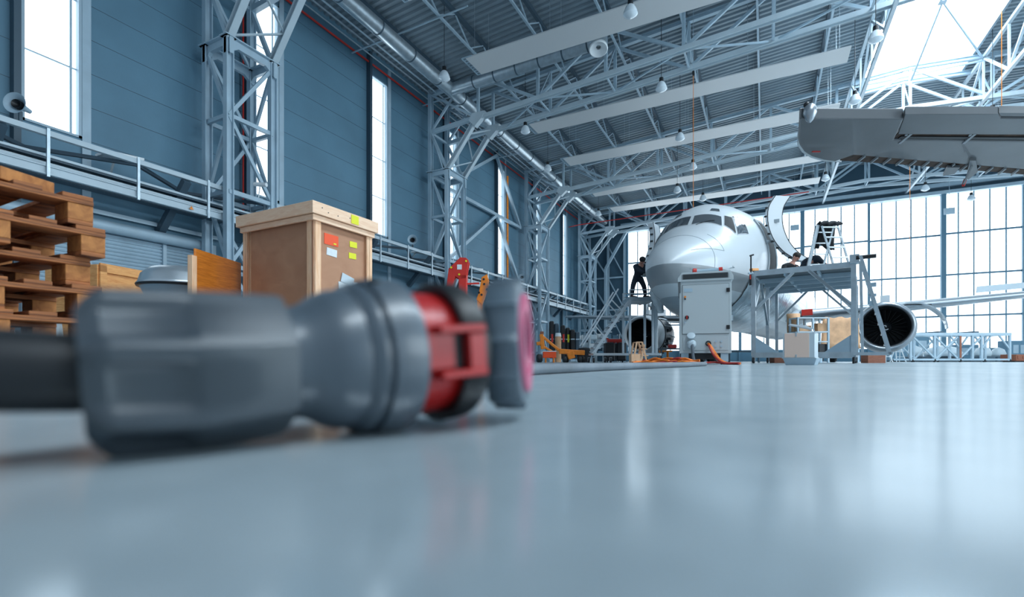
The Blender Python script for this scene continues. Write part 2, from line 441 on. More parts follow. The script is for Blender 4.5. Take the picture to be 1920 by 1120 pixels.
# ---------------------------------------------------------------- lattice columns
XF, XB, DY = -15.0, -16.1, 1.55
CY = [9.72 + 12.0 * k for k in range(4)]
def column(cy, label):
    t = thing('lattice_column', label, 'column', ((XF + XB) / 2, cy + DY / 2, 0), 0, 'steel lattice columns along the left wall')
    for x in (XF, XB):
        for y in (cy, cy + DY):
            MB().hbeam((x, y, 0), (x, y, 10.2 if x == XF else 14.7), 0.20, 0.24, 0.03).build('post', M['steel'], t)
    lv = [0.7, 3.05, 5.4, 7.8, 10.05]
    mb = MB()
    for z in lv[:-1]:
        for y in (cy, cy + DY): mb.bar((XF, y, z), (XB, y, z), .10, .13)
        for x in (XF, XB): mb.bar((x, cy, z), (x, cy + DY, z), .10, .13)
    mb.each('batten', M['steel'], t)
    mb = MB()
    for i in range(len(lv) - 1):
        a, c = lv[i], lv[i + 1]
        p, q = (a, c) if i % 2 else (c, a)
        mb.bar((XF, cy, p), (XB, cy, q), .09, .11); mb.bar((XF, cy + DY, q), (XB, cy + DY, p), .09, .11)
        mb.bar((XF, cy, p), (XF, cy + DY, q), .09, .11); mb.bar((XB, cy, q), (XB, cy + DY, p), .09, .11)
    # head lacing from the front posts back up to the rear posts
    for y in (cy, cy + DY):
        mb.bar((XF, y, 10.2), (XB, y, 12.4), .12, .14)
        mb.bar((XB, y, 12.4), (XF + 0.55, y, 14.2), .09, .11)
    mb.bar((XB, cy, 12.4), (XB, cy + DY, 10.2), .09); mb.bar((XB, cy, 12.4), (XB, cy + DY, 12.4), .12)
    mb.each('lacing', M['steel'], t)
    # deep haunched frame where the arms leave
    mb = MB()
    for y in (cy, cy + DY):
        mb.prism([(XF + .16, y - .06, 10.25), (XB - .12, y - .06, 10.25), (XB - .12, y - .06, 9.70), (XB + .22, y - .06, 10.0), (XF - .22, y - .06, 10.0), (XF + .16, y - .06, 9.70)], (0, .12, 0))
        mb.box(((XF + XB) / 2, y, 10.24), (1.45, .34, .04))
    for x in (XF, XB):
        mb.prism([(x - .06, cy - .12, 10.25), (x - .06, cy + DY + .12, 10.25), (x - .06, cy + DY + .12, 9.70), (x - .06, cy + DY - .3, 10.0), (x - .06, cy + .3, 10.0), (x - .06, cy - .12, 9.70)], (.12, 0, 0))
        mb.box((x, cy + DY / 2, 10.24), (.34, DY + .4, .04))
    mb.build('head_frame', M['steel'], t)
    KX, KZ = -13.15, 12.58
    for y in (cy, cy + DY):
        MB().hbeam((XF, y, 10.25), (KX, y, KZ), 0.22, 0.24, 0.03).build('arm', M['steelw'], t)
        MB().bar((XB, y, 12.4), (KX, y, KZ), 0.18, 0.20).build('tie_beam', M['steel'], t)
    mb = MB()
    for i in range(3):
        a = lerp((XF, cy, 10.3), (KX, cy, KZ), i / 3); c = lerp((XF, cy + DY, 10.3), (KX, cy + DY, KZ), (i + 1) / 3)
        if i != 1: mb.bar(a, c, .06)
        else: mb.bar(lerp((XF, cy + DY, 10.3), (KX, cy + DY, KZ), i / 3), lerp((XF, cy, 10.3), (KX, cy, KZ), (i + 1) / 3), .06)
    mb.each('arm_lacing', M['steelw'], t)
    mb = MB()
    for y in (cy, cy + DY):
        mb.prism([(KX - .45, y - .14, KZ - .12), (KX - .1, y - .14, KZ - .5), (KX + .35, y - .14, KZ - .12), (KX + .5, y - .14, KZ + .18), (KX - .25, y - .14, KZ + .2)], (0, .28, 0))
    mb.each('gusset', M['steelw'], t)
    mb = MB()
    for x in (XF, XB):
        for y in (cy, cy + DY): mb.box((x, y, .02), (.4, .4, .04))
    mb.each('base_plate', M['steel'], t)
    return t
cl_labels = ['big grey lattice steel column left of the wooden crate, nearest to the viewer',
             'grey lattice steel column rising behind the red crane arm, second from the left',
             'grey lattice steel column above the orange tow bar, third from the left',
             'grey lattice steel column in the far corner beside the hangar doors']
for cy, l in zip(CY, cl_labels): column(cy, l)

# wall bracing between the second and third columns
t = thing('wall_bracing', 'grey steel K bracing on the blue wall between second and third column', 'bracing', (XW + .35, 29.7, 0))
mb = MB(); x = XW + .35
mb.bar((x, 23.3, 10.1), (x, 33.4, 10.1), .18, .2)
mb.each('strut', M['steel'], t)
for a, c in (((29.7, 10.1), (23.3, 5.6)), ((29.7, 10.1), (33.6, 5.4)), ((29.7, 14.2), (33.4, 10.1)), ((29.7, 14.2), (23.3, 10.1))):
    MB().bar((x, a[0], a[1]), (x, c[0], c[1]), .17, .19).build('diagonal', M['steel'], t)

# ---------------------------------------------------------------- roof trusses
NODES = [-13.1 + 3.35 * i for i in range(13)]
tr_words = [('first', 'nearest the viewer above the crate'), ('second', 'springing from the second column'), ('third', 'springing from the third column'), ('fourth', 'nearest the hangar doors')]
for k, cy in enumerate(CY):
    for j, y in enumerate((cy, cy + DY)):
        t = thing('roof_truss', f'pale steel roof truss, {"near" if j == 0 else "far"} one of the pair {tr_words[k][1]}', 'roof truss', (RIDGE, y, 12.5), 0, 'roof trusses spanning the hall')
        for a, c, nm in ((-16.1, RIDGE, 0), (RIDGE, 30.5, 1)):
            a2 = max(a, -13.1)
            c2 = min(c, 27.1)
            MB().hbeam((a2, y, zb(a2)), (c2, y, zb(c2)), .20, .24, .03, roll=PI / 2).build('bottom_chord', M['steelw'], t)
            MB().hbeam((a, y, zr(a) - .5), (c, y, zr(c) - .5), .20, .2, .03).build('top_chord', M['steel'], t)
        mb = MB(); md = MB()
        for i, x in enumerate(NODES):
            mb.bar((x, y, zb(x)), (x, y, zr(x) - .5), .13, .13)
            if i < 12:
                x2 = NODES[i + 1]
                if i % 2: md.bar((x, y, zb(x)), (x2, y, zr(x2) - .5), .11, .13)
                else: md.bar((x, y, zr(x) - .5), (x2, y, zb(x2)), .11, .13)
        md.bar((-13.1, y, zb(-13.1)), (-16.1, y, zr(-16) - .5), .11)
        mb.each('web_post', M['steel'], t); md.each('web_diagonal', M['steel'], t)
    t = thing('truss_bracing', f'thin steel zigzag bracing between the roof truss pair {tr_words[k][1]}', 'bracing', (RIDGE, cy + DY / 2, 12.5), 0, 'zigzag bracing between truss pairs')
    mb = MB()
    for i, x in enumerate(NODES[:-1]):
        x2 = NODES[i + 1]
        p, q = (cy, cy + DY) if i % 2 else (cy + DY, cy)
        mb.bar((x if i else x + .8, p, zb(x)), (x2, q, zb(x2)), .07)
        if not i: continue
        mb.bar((x, cy, zb(x)), (x, cy + DY, zb(x)), .07)
        mb.bar((x, cy, zb(x)), (x, cy + DY, zr(x) - .5), .06)
    mb.each('bracing_bar', M['steel'], t)

# joists along the hall, under the deck
JX = [-14.8 + 2.9 * i for i in range(14)]
for i, x in enumerate(JX):
    if SKX0 - .2 < x < SKX1: continue
    t = thing('roof_joist', f'dark lattice roof joist running towards the doors, {ORD[i]} out from the left wall' if i else 'dark lattice roof joist running towards the doors right beside the left wall', 'roof joist', (x, 22, zr(x) - 1.1), 0, 'lattice joists under the roof deck')
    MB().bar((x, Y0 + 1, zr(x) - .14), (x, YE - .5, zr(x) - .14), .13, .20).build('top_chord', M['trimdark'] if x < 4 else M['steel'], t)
    mb = MB(); mb.bar((x, Y0 + 1, zr(x) - 1.0), (x, YE - .5, zr(x) - 1.0), .09, .09); mb.build('bottom_chord', M['steel'], t)
    mb = MB(); y = Y0 + 1; s = 0
    while y < YE - 2:
        z1, z2 = (zr(x) - .2, zr(x) - 1.0) if s else (zr(x) - 1.0, zr(x) - .2)
        mb.bar((x, y, z1), (x, y + 1.2, z2), .05); y += 1.2; s ^= 1
    mb.each('web_lacing', M['steel'], t)
# ridge girders beside the roof light
for nm, x in (('left', 4.35), ('right', 10.0)):
    t = thing('ridge_girder', f'tall pale lattice girder running along the {nm} side of the bright roof light', 'girder', (x, 22, 13.4), 0, 'girders beside the roof light')
    MB().bar((x, Y0 + 1, 13.5), (x, YE - .5, 13.5), .14, .16).build('bottom_chord', M['steelw'], t)
    MB().bar((x, Y0 + 1, 15.7), (x, YE - .5, 15.7), .14, .16).build('top_chord', M['steelw'], t)
    mb = MB(); y = -2.3; s = 0
    while y < YE - 4:
        mb.bar((x, y, 13.5 if s else 15.7), (x, y + 3, 15.7 if s else 13.5), .10)
        mb.bar((x, y, 13.5), (x, y, 15.7), .09); y += 3; s ^= 1
    mb.each('web_lacing', M['steelw'], t)
# slim ties leaning from the girder to the trusses under the roof light
t = thing('ridge_ties', 'thin crossing steel ties drawn against the bright roof light', 'tie rods', (RIDGE, 25, 14))
mb = MB()
for y in (16.2, 28.2):
    a = (RIDGE, y, zr(RIDGE) - .45)
    mb.tube(a, (RIDGE, y + 5.3, 15.2), .05, 6); mb.tube(a, (10.0, y + 5.5, 15.6), .05, 6); mb.tube(a, (4.35, y - 5.5, 15.6), .05, 6); mb.tube(a, (10.0, y - 5.5, 15.6), .05, 6)
    mb.box((RIDGE, y, zr(RIDGE) - .25), (.3, .3, .5))
mb.tube((4.4, 33.7, 15.55), (10, 33.7, 15.55), .05, 6)
mb.each('tie_rod', M['steel'], t)

# ---------------------------------------------------------------- radiant panels
PAN = [(13.2, 1.3, -11.2, 3.1), (18.2, 1.3, -11.2, 3.2), (24.6, 1.2, -11.3, 3.1), (29.7, 1.3, -11.3, 3.3), (36.3, 1.2, -11.7, 3.4), (40.8, 1.3, -11.5, 3.4)]
pw = ['above and in front of the crate', 'largest in the top of the picture', 'ending above the second column', 'passing above the aircraft nose', 'low above the aircraft cockpit', 'farthest, right before the door wall']
def panel(y, w, x0, x1, z, label):
    t = thing('radiant_heating_panel', label, 'heating panel', ((x0 + x1) / 2, y, z), 0, 'white radiant panels under the roof')
    MB().box(((x0 + x1) / 2, y, z), (x1 - x0, w, .05)).build('panel_sheet', M['panel'], t)
    mb = MB()
    for i in range(9): mb.box((x0 + .05, y - w / 2 + w * i / 8, z + .02), (.5, .03, .05))
    mb.box((x0 - .2, y, z + .03), (.04, w, .05))
    mb.build('pipe_manifold', M['steel'], t)
    mb = MB(); n = 4
    for i in range(n + 1):
        x = x0 + .4 + (x1 - x0 - .8) * i / n
        for s in (-1, 1): mb.tube((x, y + s * w * .45, z), (x, y + s * w * .45, zr(x) + .02), .008, 5)
    mb.each('hanger_rod', M['galv'], t)
for (y, w, x0, x1), l in zip(PAN, pw): panel(y, w, x0, x1, 12.8, f'long white radiant ceiling panel left of the ridge, {l}')
for (y, w), l in zip(((24.6, 1.2), (29.7, 1.3), (36.3, 1.2), (40.8, 1.3)), ('nearest', 'second', 'third', 'farthest')):
    panel(y, w, 10.8, 25.1, 12.8, f'long white radiant ceiling panel right of the roof light, {l} of its row')

# ---------------------------------------------------------------- ventilation duct along the wall
t = thing('ventilation_duct', 'shiny round metal air duct running high along the left wall', 'duct', (-14, 20, 13.6))
MB().tube((-13.97, 2, 13.62), (-13.97, 47, 13.62), .30, 20).build('duct_run', M['galv'], t, smooth=True)
mb = MB()
for k in range(22): mb.tube((-13.97, 3 + 2.05 * k, 13.62), (-13.97, 3.06 + 2.05 * k, 13.62), .315, 20)
mb.each('duct_collar', M['trimdark'], t, smooth=True)
t = thing('branch_duct', 'darker round air duct crossing under the roof to a round white outlet', 'duct', (-10, 20.5, 13.6))
MB().tube((-13.9, 20.5, 13.6), (-6.3, 20.5, 13.75), .28, 20).build('duct_run', M['galv'], t, smooth=True)
mb = MB()
for k in range(6): mb.tube((-12.6 + 1.15 * k, 20.5, 13.63 + .02 * k), (-12.54 + 1.15 * k, 20.5, 13.63 + .02 * k), .295, 20)
mb.each('duct_collar', M['trimdark'], t, smooth=True)
o = MB().tube((-6.3, 20.5, 13.95), (-6.3, 20.5, 13.4), .30, 20).build('elbow', M['galv'], t, smooth=True)
t2 = MB().lathe((-6.3, 20.3, 13.42), (0.1, -.35, -1), [(0, .10), (0, .30), (.06, .38), (.16, .40), (.2, .36), (.12, .28), (.06, .1)], 24).build('outlet_ring', M['white'], t, smooth=True)

# ---------------------------------------------------------------- wall pipes
def pipe(name, label, pts, r, mtl, cat='pipe'):
    o = MB().path(pts, r, 8).build(name, mtl, smooth=True); tag(o, label, cat); return o
pipe('sprinkler_pipe', 'thin red pipe running high along the top of the left wall', [(XW + .12, 4, 14.22), (XW + .12, 26, 14.22), (XW + .12, 48, 14.22)], .045, M['red'])
pipe('cable_conduit', 'thin silver conduit just above the red pipe on the left wall', [(XW + .35, 4, 14.4), (XW + .35, 48, 14.4)], .03, M['galv'], 'conduit')
pipe('cable_tray_rail', 'thin grey cable rail second out from the left wall top', [(XW + .75, 4, 14.45), (XW + .75, 48, 14.45)], .04, M['galv'], 'rail')
pipe('cable_tray_rail', 'thin grey cable rail third out from the left wall top', [(XW + 1.1, 4, 14.45), (XW + 1.1, 48, 14.45)], .04, M['steel'], 'rail')
pipe('riser_pipe', 'orange red vertical pipe beside the tall window between second and third column', [(XW + .14, 31.75, 13.5), (XW + .14, 31.75, 5.6)], .07, M['orange'])
pipe('riser_pipe', 'thin red vertical pipe seen through the nearest lattice column', [(XW + .12, 11.35, 14.2), (XW + .12, 11.35, 5.2)], .03, M['red'])
pipe('sprinkler_pipe', 'thin rusty red pipe crossing the far end under the roof', [(-16.79, 44.6, 12.9), (-15.7, 44.6, 13.0), (-5, 44.6, 13.1), (3, 44.6, 13.2)], .04, M['red'])
for k in range(6):
    y = 8.6 + 4.0 * k + (1.2 if k > 2 else 0)
    pipe('cross_rail', f'thin grey rail reaching out from the left wall top, {ORD[k]} from the viewer' if k else 'thin grey rail reaching out from the left wall top, nearest the viewer', [(XW + .1, y, 14.05), (-10.5, y, 14.15)], .035, M['steel'], 'rail')

# ---------------------------------------------------------------- service gantry on the left wall
t = thing('service_gantry', 'long grey steel service gantry with pipes bracketed along the left wall', 'gantry', (-15.6, 22, 4.4))
XO = -15.25
MB().box((XO, 22, 5.5), (.12, 50, .13)).build('top_rail', M['steelw'], t)
MB().box((-16.5, 22, 5.3), (.10, 50, .12)).build('wall_rail', M['steel'], t)
MB().hbeam((XO, -3, 4.62), (XO, 47, 4.62), .10, .22, .03).build('lower_beam', M['steelw'], t)
mb = MB()
mb.box((XO - .35, 22, 4.98), (.22, 50, .04)); mb.box((XO - .45, 22, 4.80), (.30, 50, .04)); mb.box((XO - .75, 22, 4.65), (.34, 50, .04))
mb.box((XO - .24, 22, 5.02), (.02, 50, .07)); mb.box((XO - .30, 22, 4.84), (.02, 50, .07))
mb.each('cable_tray', M['trimdark'], t)
mb = MB(); mb.box((XO - .22, 22, 5.04), (.03, 50, .06)); mb.box((XO - .28, 22, 4.86), (.03, 50, .06)); mb.each('tray_edge', M['steelw'], t)
mb = MB(); md = MB(); mc = MB(); y = -2.2; s = 0
while y < 46:
    mb.bar((XO + .07, y, 4.45), (XO + .07, y, 5.6), .06, .06)
    p, q = (XO, -16.5) if s else (-16.5, XO)
    md.bar((p, y, 5.42), (q, y + 1.9, 5.42), .09, .09); s ^= 1; y += 1.9
for y in [0.6 + 4 * k for k in range(12)]:
    mc.prism([(-16.75, y, 3.9), (-16.5, y, 3.9), (XO, y, 5.25), (XO, y, 5.42), (-16.75, y, 5.42)], (0, .16, 0)) if False else mc.bar((-16.7, y, 4.0), (XO, y, 5.4), .20, .20)
mb.each('hanger_post', M['galv'], t); md.each('plan_bracing', M['trimdark'], t); mc.each('wall_bracket', M['trimdark'], t)
MB().tube((-16.2, -3, 5.0), (-16.2, 47, 5.0), .13, 14).build('service_pipe', M['alu'], t, smooth=True)
tri = MB()
for y in (3.9, 8.7):
    tri.prism([(XO + .065, y - .06, 4.57), (XO + .065, y + .06, 4.57), (XO + .065, y, 4.68)], (.006, 0, 0))
tri.each('warning_sign', M['orange'], t)

# horn loudspeakers and floodlights on the gantry
def horn(y, label, x=-15.3, z=5.95):
    t = thing('horn_loudspeaker', label, 'loudspeaker', (x, y, z - .2), 0, 'horn loudspeakers on the gantry')
    MB().lathe((x, y, z), (0.55, -.83, 0), [(-.25, .05), (-.1, .07), (.05, .12), (.14, .22), (.16, .24), (.15, .21), (0, .08)], 20).build('horn', M['steel'], t, smooth=True)
    MB().lathe((x, y, z), (0.55, -.83, 0), [(.02, .001), (.13, .10), (.02, .10)], 12).build('driver', M['black'], t)
    MB().box((x, y, z - .3), (.06, .06, .35)).build('bracket', M['trimdark'], t)
horn(4.95, 'grey horn loudspeaker at the foot of the nearest tall window')
horn(19.2, 'grey horn loudspeaker on the gantry just right of the crate')
horn(31.3, 'small pale horn loudspeaker on the gantry above the orange arm')
def flood(y, label, x=-15.9, z=5.62):
    t = thing('wall_floodlight', label, 'floodlight', (x, y, z - .1), 0, 'white lamps lying on the gantry')
    MB().prism([(x - .3, y - .45, z), (x + .3, y - .45, z), (x + .3, y + .45, z + .1), (x - .3, y + .45, z + .1)], (0, 0, .07)).build('housing', M['white'], t)
    MB().bar((x - .3, y, z + .1), (x - .75, y + .1, z - .2), .05).build('arm', M['white'], t)
for y, l in ((7.2, 'white flat floodlight on the gantry below the nearest window, left of the first column'), (20.6, 'white flat floodlight on the gantry right of the crate'),
             (26.0, 'small white floodlight on the gantry above the red crane'), (36.5, 'small white floodlight on the gantry right of the third column')):
    flood(y, l)
# camera on the gantry
t = thing('security_camera', 'small white bullet camera at the right side of the first column', 'security camera', (-15.1, 10.9, 5.5))
MB().tube((-15.0, 10.6, 5.9), (-14.6, 10.75, 5.86), .07, 12).build('camera_body', M['white'], t, smooth=True)
MB().bar((-15.0, 10.75, 5.5), (-14.85, 10.7, 5.86), .03).build('bracket', M['white'], t)

# roller shutter under the gantry
t = struct(MB().box((XW + .05, 7.4, 2.0), (.04, 6.0, 4.0)).build('door_10', M['steel'], origin=(XW, 7.4, 0)))
mb = MB()
for k in range(38): mb.tube((XW + .08, 4.4, .1 + .105 * k), (XW + .08, 10.0, .1 + .105 * k), .045, 6)
mb.build('shutter_slats', M['steel'], t, smooth=True)
mb = MB()
for y in (4.5, 6.8, 8.72, 10.0): mb.box((XW + .14, y, 1.95), (.10, .10, 3.9))
mb.each('guide_rail', M['winframe'], t)
MB().tube((XW + .3, 4.3, 3.85), (XW + .3, 9.95, 3.85), .17, 16).build('shutter_roll', M['steel'], t, smooth=True)
MB().box((XW + .12, 7.3, 4.25), (.10, 6.4, .12)).build('lintel', M['winframe'], t)

# ---------------------------------------------------------------- high-bay lamps
def lamp_proto():
    t = thing('high_bay_lamp', 'x', 'lamp', (0, 0, 0), 0, 'high-bay lamps under the roof')
    MB().tube((0, 0, .42), (0, 0, .22), .09, 12, .10).build('ballast', M['black'], t, world=False, smooth=True)
    MB().lathe((0, 0, .24), (0, 0, -1), [(0, .10), (.06, .16), (.22, .23), (.32, .25), (.36, .21), (.42, .10), (.43, .001)], 18).build('glass_bell', M['glasslamp'], t, world=False, smooth=True)
    return t
LAMPS = [((1182, 20), 'hanging in front of the largest ceiling panel'), ((833, 142), 'beside the air duct, nearest the left wall'),
         ((1240, 162), 'in front of the second long panel'), ((985, 243), 'tucked under the duct beyond the second column'),
         ((1275, 256), 'in front of the third long panel'), ((1299, 311), 'on the orange cord line above the cockpit'),
         ((1270, 355), 'small, between the two farthest panels left of the cockpit'), ((1318, 371), 'small, just above the cockpit roof'),
         ((1642, 68), 'against the edge of the bright roof light'), ((1603, 186), 'above the tip of the foreground wing'),
         ((1548, 333), 'small, under the tip of the foreground wing'), ((1735, 352), 'small, under the right part of the foreground wing'),
         ((1861, 212), 'just over the upper edge of the foreground wing'), ((1122, 400), 'small, in the far left corner under the roof'),
         ((1027, 315), 'small, on the duct by the third column'), ((1821, 371), 'silhouetted against the glazed doors')]
lp = None; hung = []
for (px, py), l in LAMPS:
    z = 12.15; d = (z - CAMH) / (HOR - py) * FPX
    if py > 368 or py == 355: z = 11.6 if py == 355 else 12.0; d = (z - CAMH) / (HOR - py) * FPX
    p = W(px, d, z - .05)
    lab = 'glass bell high-bay lamp ' + l
    if lp is None: lp = lamp_proto(); lp.location = p; lp['label'] = lab; hung.append(lp)
    else: hung.append(dup(lp, p, label=lab))
for o in hung:
    h = (zr(o.location.x) if not SKX0 < o.location.x < SKX1 else zr(o.location.x) + .04) - o.location.z + .008
    MB().tube((0, 0, .42), (0, 0, h), .012, 6).build('suspension', M['black'], o, world=False)
# orange pull cords with their reels
for px, z1, d, l in ((1300, 12.6, 21.5, 'thin orange cord hanging before the aircraft nose from a small reel'), (1878, 14.8, 19.5, 'thin orange cord at the right, crossing the bright roof light'), (1706, 12.5, 30, 'thin orange cord under the foreground wing')):
    p = W(px, d); z0 = 5.6 if px == 1300 else 7.5
    t = thing('pull_cord', l, 'cord', (p.x, p.y, z0), 0, 'orange cords hanging from the roof')
    MB().tube((p.x, p.y, z0), (p.x, p.y, z1), .012, 5).build('cord', M['orange'], t)
    MB().tube((p.x, p.y, z1), (p.x, p.y, zr(p.x)), .010, 5).build('suspension', M['steel'], t)
    MB().tube((p.x - .03, p.y, z1), (p.x + .05, p.y, z1), .11, 10).build('reel', M['black'], t)
# square signs hanging before the doors
for px, py, l in ((1490, 427, 'left of the step ladder'), (1780, 396, 'right of the engine')):
    d = (47.5 if px < 1600 else 46.0) / (W(px, 1).y); p = W(px, d, Zat(py, d))
    t = thing('hanging_sign', f'small grey square sign hanging before the door glass, {l}', 'sign', p, 0, 'grey square signs before the doors')
    MB().box((p.x, p.y, p.z), (.62, .05, .45), rz=0).build('sign_plate', M['steel'], t)
    MB().tube((p.x, p.y, p.z + .2), (p.x, p.y, zr(p.x)), .012, 5).build('suspension', M['steel'], t)
# ================================================================== AIRCRAFT
M['fus'] = mat('white_aircraft_paint', (0.60, 0.65, 0.685), 0.34, coat=0.25)
m = M['fusnose'] = mat('white_aircraft_paint_with_masking', (0.60, 0.65, 0.685), 0.34, coat=0.25)
nt = m.node_tree; b = nt.nodes['Principled BSDF']
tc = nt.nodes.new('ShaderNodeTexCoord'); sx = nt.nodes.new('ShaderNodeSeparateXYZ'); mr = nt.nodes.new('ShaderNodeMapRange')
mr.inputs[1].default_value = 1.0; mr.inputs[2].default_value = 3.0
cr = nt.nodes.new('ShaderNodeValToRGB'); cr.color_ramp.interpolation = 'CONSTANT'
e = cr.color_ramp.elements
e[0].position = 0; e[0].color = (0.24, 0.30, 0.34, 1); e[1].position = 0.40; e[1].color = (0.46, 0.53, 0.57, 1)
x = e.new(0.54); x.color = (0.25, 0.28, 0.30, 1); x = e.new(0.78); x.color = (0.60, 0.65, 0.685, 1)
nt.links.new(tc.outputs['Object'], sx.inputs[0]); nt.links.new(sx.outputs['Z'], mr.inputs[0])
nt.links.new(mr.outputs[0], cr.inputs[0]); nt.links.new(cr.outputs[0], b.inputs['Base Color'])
M['foil'] = mat('crinkled_silver_film', (0.30, 0.40, 0.46), 0.22, 0.55, noise=0.35, nscale=2.5, bump=1.0, bscale=3.5)
M['glass'] = mat('dark_cockpit_glass', (0.055, 0.07, 0.085), 0.08, spec=0.8)
M['inlet'] = mat('polished_inlet_lip', (0.42, 0.46, 0.50), 0.34, 0.8)
M['fan'] = mat('fan_blade_dark', (0.006, 0.008, 0.010), 0.5)
M['corem'] = mat('engine_core_dark', (0.05, 0.06, 0.07), 0.4, 0.4, noise=0.5, nscale=6)
M['nacg'] = mat('grey_nacelle_paint', (0.20, 0.24, 0.27), 0.35)
M['wingm'] = mat('wing_grey', (0.36, 0.42, 0.46), 0.35, coat=0.3)
M['shelldark'] = mat('dark_opening', (0.012, 0.016, 0.02), 0.7)

TH = math.radians(8.5)
SEC = [(0.00, 2.58, 2.50, .03, 2.54), (0.06, 2.74, 2.33, .20, 2.54), (0.2, 2.92, 2.14, .38, 2.55), (0.5, 3.16, 1.92, .62, 2.60), (1.0, 3.43, 1.70, .87, 2.70),
       (1.6, 3.69, 1.54, 1.07, 2.80), (2.1, 3.90, 1.46, 1.21, 2.90), (2.4, 4.20, 1.42, 1.29, 2.95), (2.8, 4.58, 1.39, 1.40, 3.02), (3.15, 4.82, 1.37, 1.49, 3.08),
       (3.7, 5.03, 1.35, 1.61, 3.16), (4.4, 5.18, 1.33, 1.73, 3.24), (5.2, 5.28, 1.31, 1.83, 3.30), (6.4, 5.33, 1.30, 1.88, 3.35),
       (10, 5.33, 1.30, 1.88, 3.35), (20, 5.33, 1.30, 1.88, 3.35), (24, 5.33, 1.9, 1.6, 3.6), (28, 5.25, 3.3, .9, 4.3), (30, 5.1, 4.3, .35, 4.7)]
def sec(s):
    for k in range(len(SEC) - 1):
        a, c = SEC[k], SEC[k + 1]
        if s <= c[0]:
            t = (s - a[0]) / (c[0] - a[0]); return [a[i] * (1 - t) + c[i] * t for i in range(5)]
    return list(SEC[-1])
def fpt(s, ph, off=0.0):
    """point on the skin: s metres behind the nose, ph = angle from the crown, off = outward"""
    _, zt, zb_, w, zc = sec(s)
    c, sn = math.cos(ph), math.sin(ph)
    h = (zt - zc) if c > 0 else (zc - zb_)
    k = 1.0
    return Vector(((w + off) * sn * k, s, zc + (h + off) * c))
NOSE = Vector((-2.32, 13.07, 0))
ac = thing('airliner', 'white twin-engine jet airliner under maintenance with its nose towards the viewer', 'aircraft', NOSE, -TH)
def aL(p): return Matrix.LocRotScale(NOSE, Matrix.Rotation(-TH, 3, 'Z').to_quaternion(), None) @ Vector(p)
NS = 64
svals = [q[0] for q in SEC]
fine = []
for a, c in zip(svals[:-1], svals[1:]):
    n = max(1, int((c - a) / .35)) if a < 6 else max(1, int((c - a) / 2))
    fine += [a + (c - a) * i / n for i in range(n)]
fine.append(30)
fz = [s for s in fine if s <= 6.41]
mb = MB(); mb.loft([[fpt(s, 2 * PI * i / NS) for i in range(NS)] for s in fz], caps=False)
mb.f.append(tuple(range(NS)))
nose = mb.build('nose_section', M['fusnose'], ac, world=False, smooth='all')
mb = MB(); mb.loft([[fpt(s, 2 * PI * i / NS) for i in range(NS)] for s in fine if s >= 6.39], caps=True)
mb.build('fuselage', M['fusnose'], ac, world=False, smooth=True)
def patch(name, corners, mt, parent, off=0.012, n=8, **kw):
    """four (s, angle) corners laid on the skin"""
    mb = MB(); rings = []
    for j in range(n + 1):
        v = j / n; row = []
        for i in range(n + 1):
            u = i / n
            a = [corners[0][q] * (1 - u) + corners[1][q] * u for q in (0, 1)]
            c = [corners[3][q] * (1 - u) + corners[2][q] * u for q in (0, 1)]
            row.append(fpt(a[0] * (1 - v) + c[0] * v, a[1] * (1 - v) + c[1] * v, off))
        rings.append(row)
    mb.loft(rings, caps=False, wrap=False)
    return mb.build(name, mt, parent, world=False, smooth='all', **kw)
def framed(cs, nm='windshield', mt=None):
    cx = sum(c[0] for c in cs) / 4; cy = sum(c[1] for c in cs) / 4
    big = [(c[0] + (c[0] - cx) * .07, c[1] + (c[1] - cy) * .07) for c in cs]
    w = patch(nm, cs, mt or M['glass'], ac, .016)
    patch('window_frame', big, M['fus'], w, .008)
for sgn in (1, -1):
    framed([(2.27, sgn * .045), (2.46, sgn * .70), (2.76, sgn * .58), (2.61, sgn * .035)])
    framed([(2.54, sgn * .74), (2.66, sgn * 1.05), (3.02, sgn * .74), (2.88, sgn * .62)], mt=M['shelldark'] if sgn > 0 else None)
    framed([(2.73, sgn * 1.09), (3.30, sgn * 1.16), (3.52, sgn * .80), (3.08, sgn * .735)])
    framed([(2.88, sgn * .30), (2.98, sgn * .48), (3.10, sgn * .44), (3.02, sgn * .30)], 'eyebrow_window')
# panel seams and probes on the nose
mb = MB()
mb.path([fpt(1.25, t, .004) for t in [2 * PI * i / 48 for i in range(48)]], .006, 4, closed=True)
mb.path([fpt(.55 + 1.2 * i / 8, .95 + .35 * i / 8, .004) for i in range(9)], .006, 4)
mb.path([fpt(1.75, 1.3 - .7 * i / 8, .004) for i in range(9)], .005, 4)
mb.each('panel_seam', M['wingm'], ac, world=False)
MB().path([fpt(2.22 + .28 * i / 4, .15 + .35 * i / 4, .03) for i in range(5)], .008, 5).build('wiper', M['black'], ac, world=False)
for sg in (1, -1):
    mb = MB(); p = fpt(2.0, sg * 1.75); mb.tube(p, p + Vector((sg * .12, -.02, 0)), .015, 6); mb.tube(p + Vector((sg * .12, .02, 0)), p + Vector((sg * .12, -.22, 0)), .012, 6)
    mb.build('pitot_probe', M['alu'], ac, world=False)
# silver film wrapped round the belly
mb = MB(); rings = []
for j in range(25):
    s = 3.3 + 6.7 * j / 24
    rings.append([fpt(s, 1.92 + (3.9 - 1.92) * i / 24, .03 + .02 * random.random()) for i in range(25)])
mb.loft(rings, caps=False, wrap=False); mb.build('protective_film', M['foil'], ac, world=False, smooth='all')
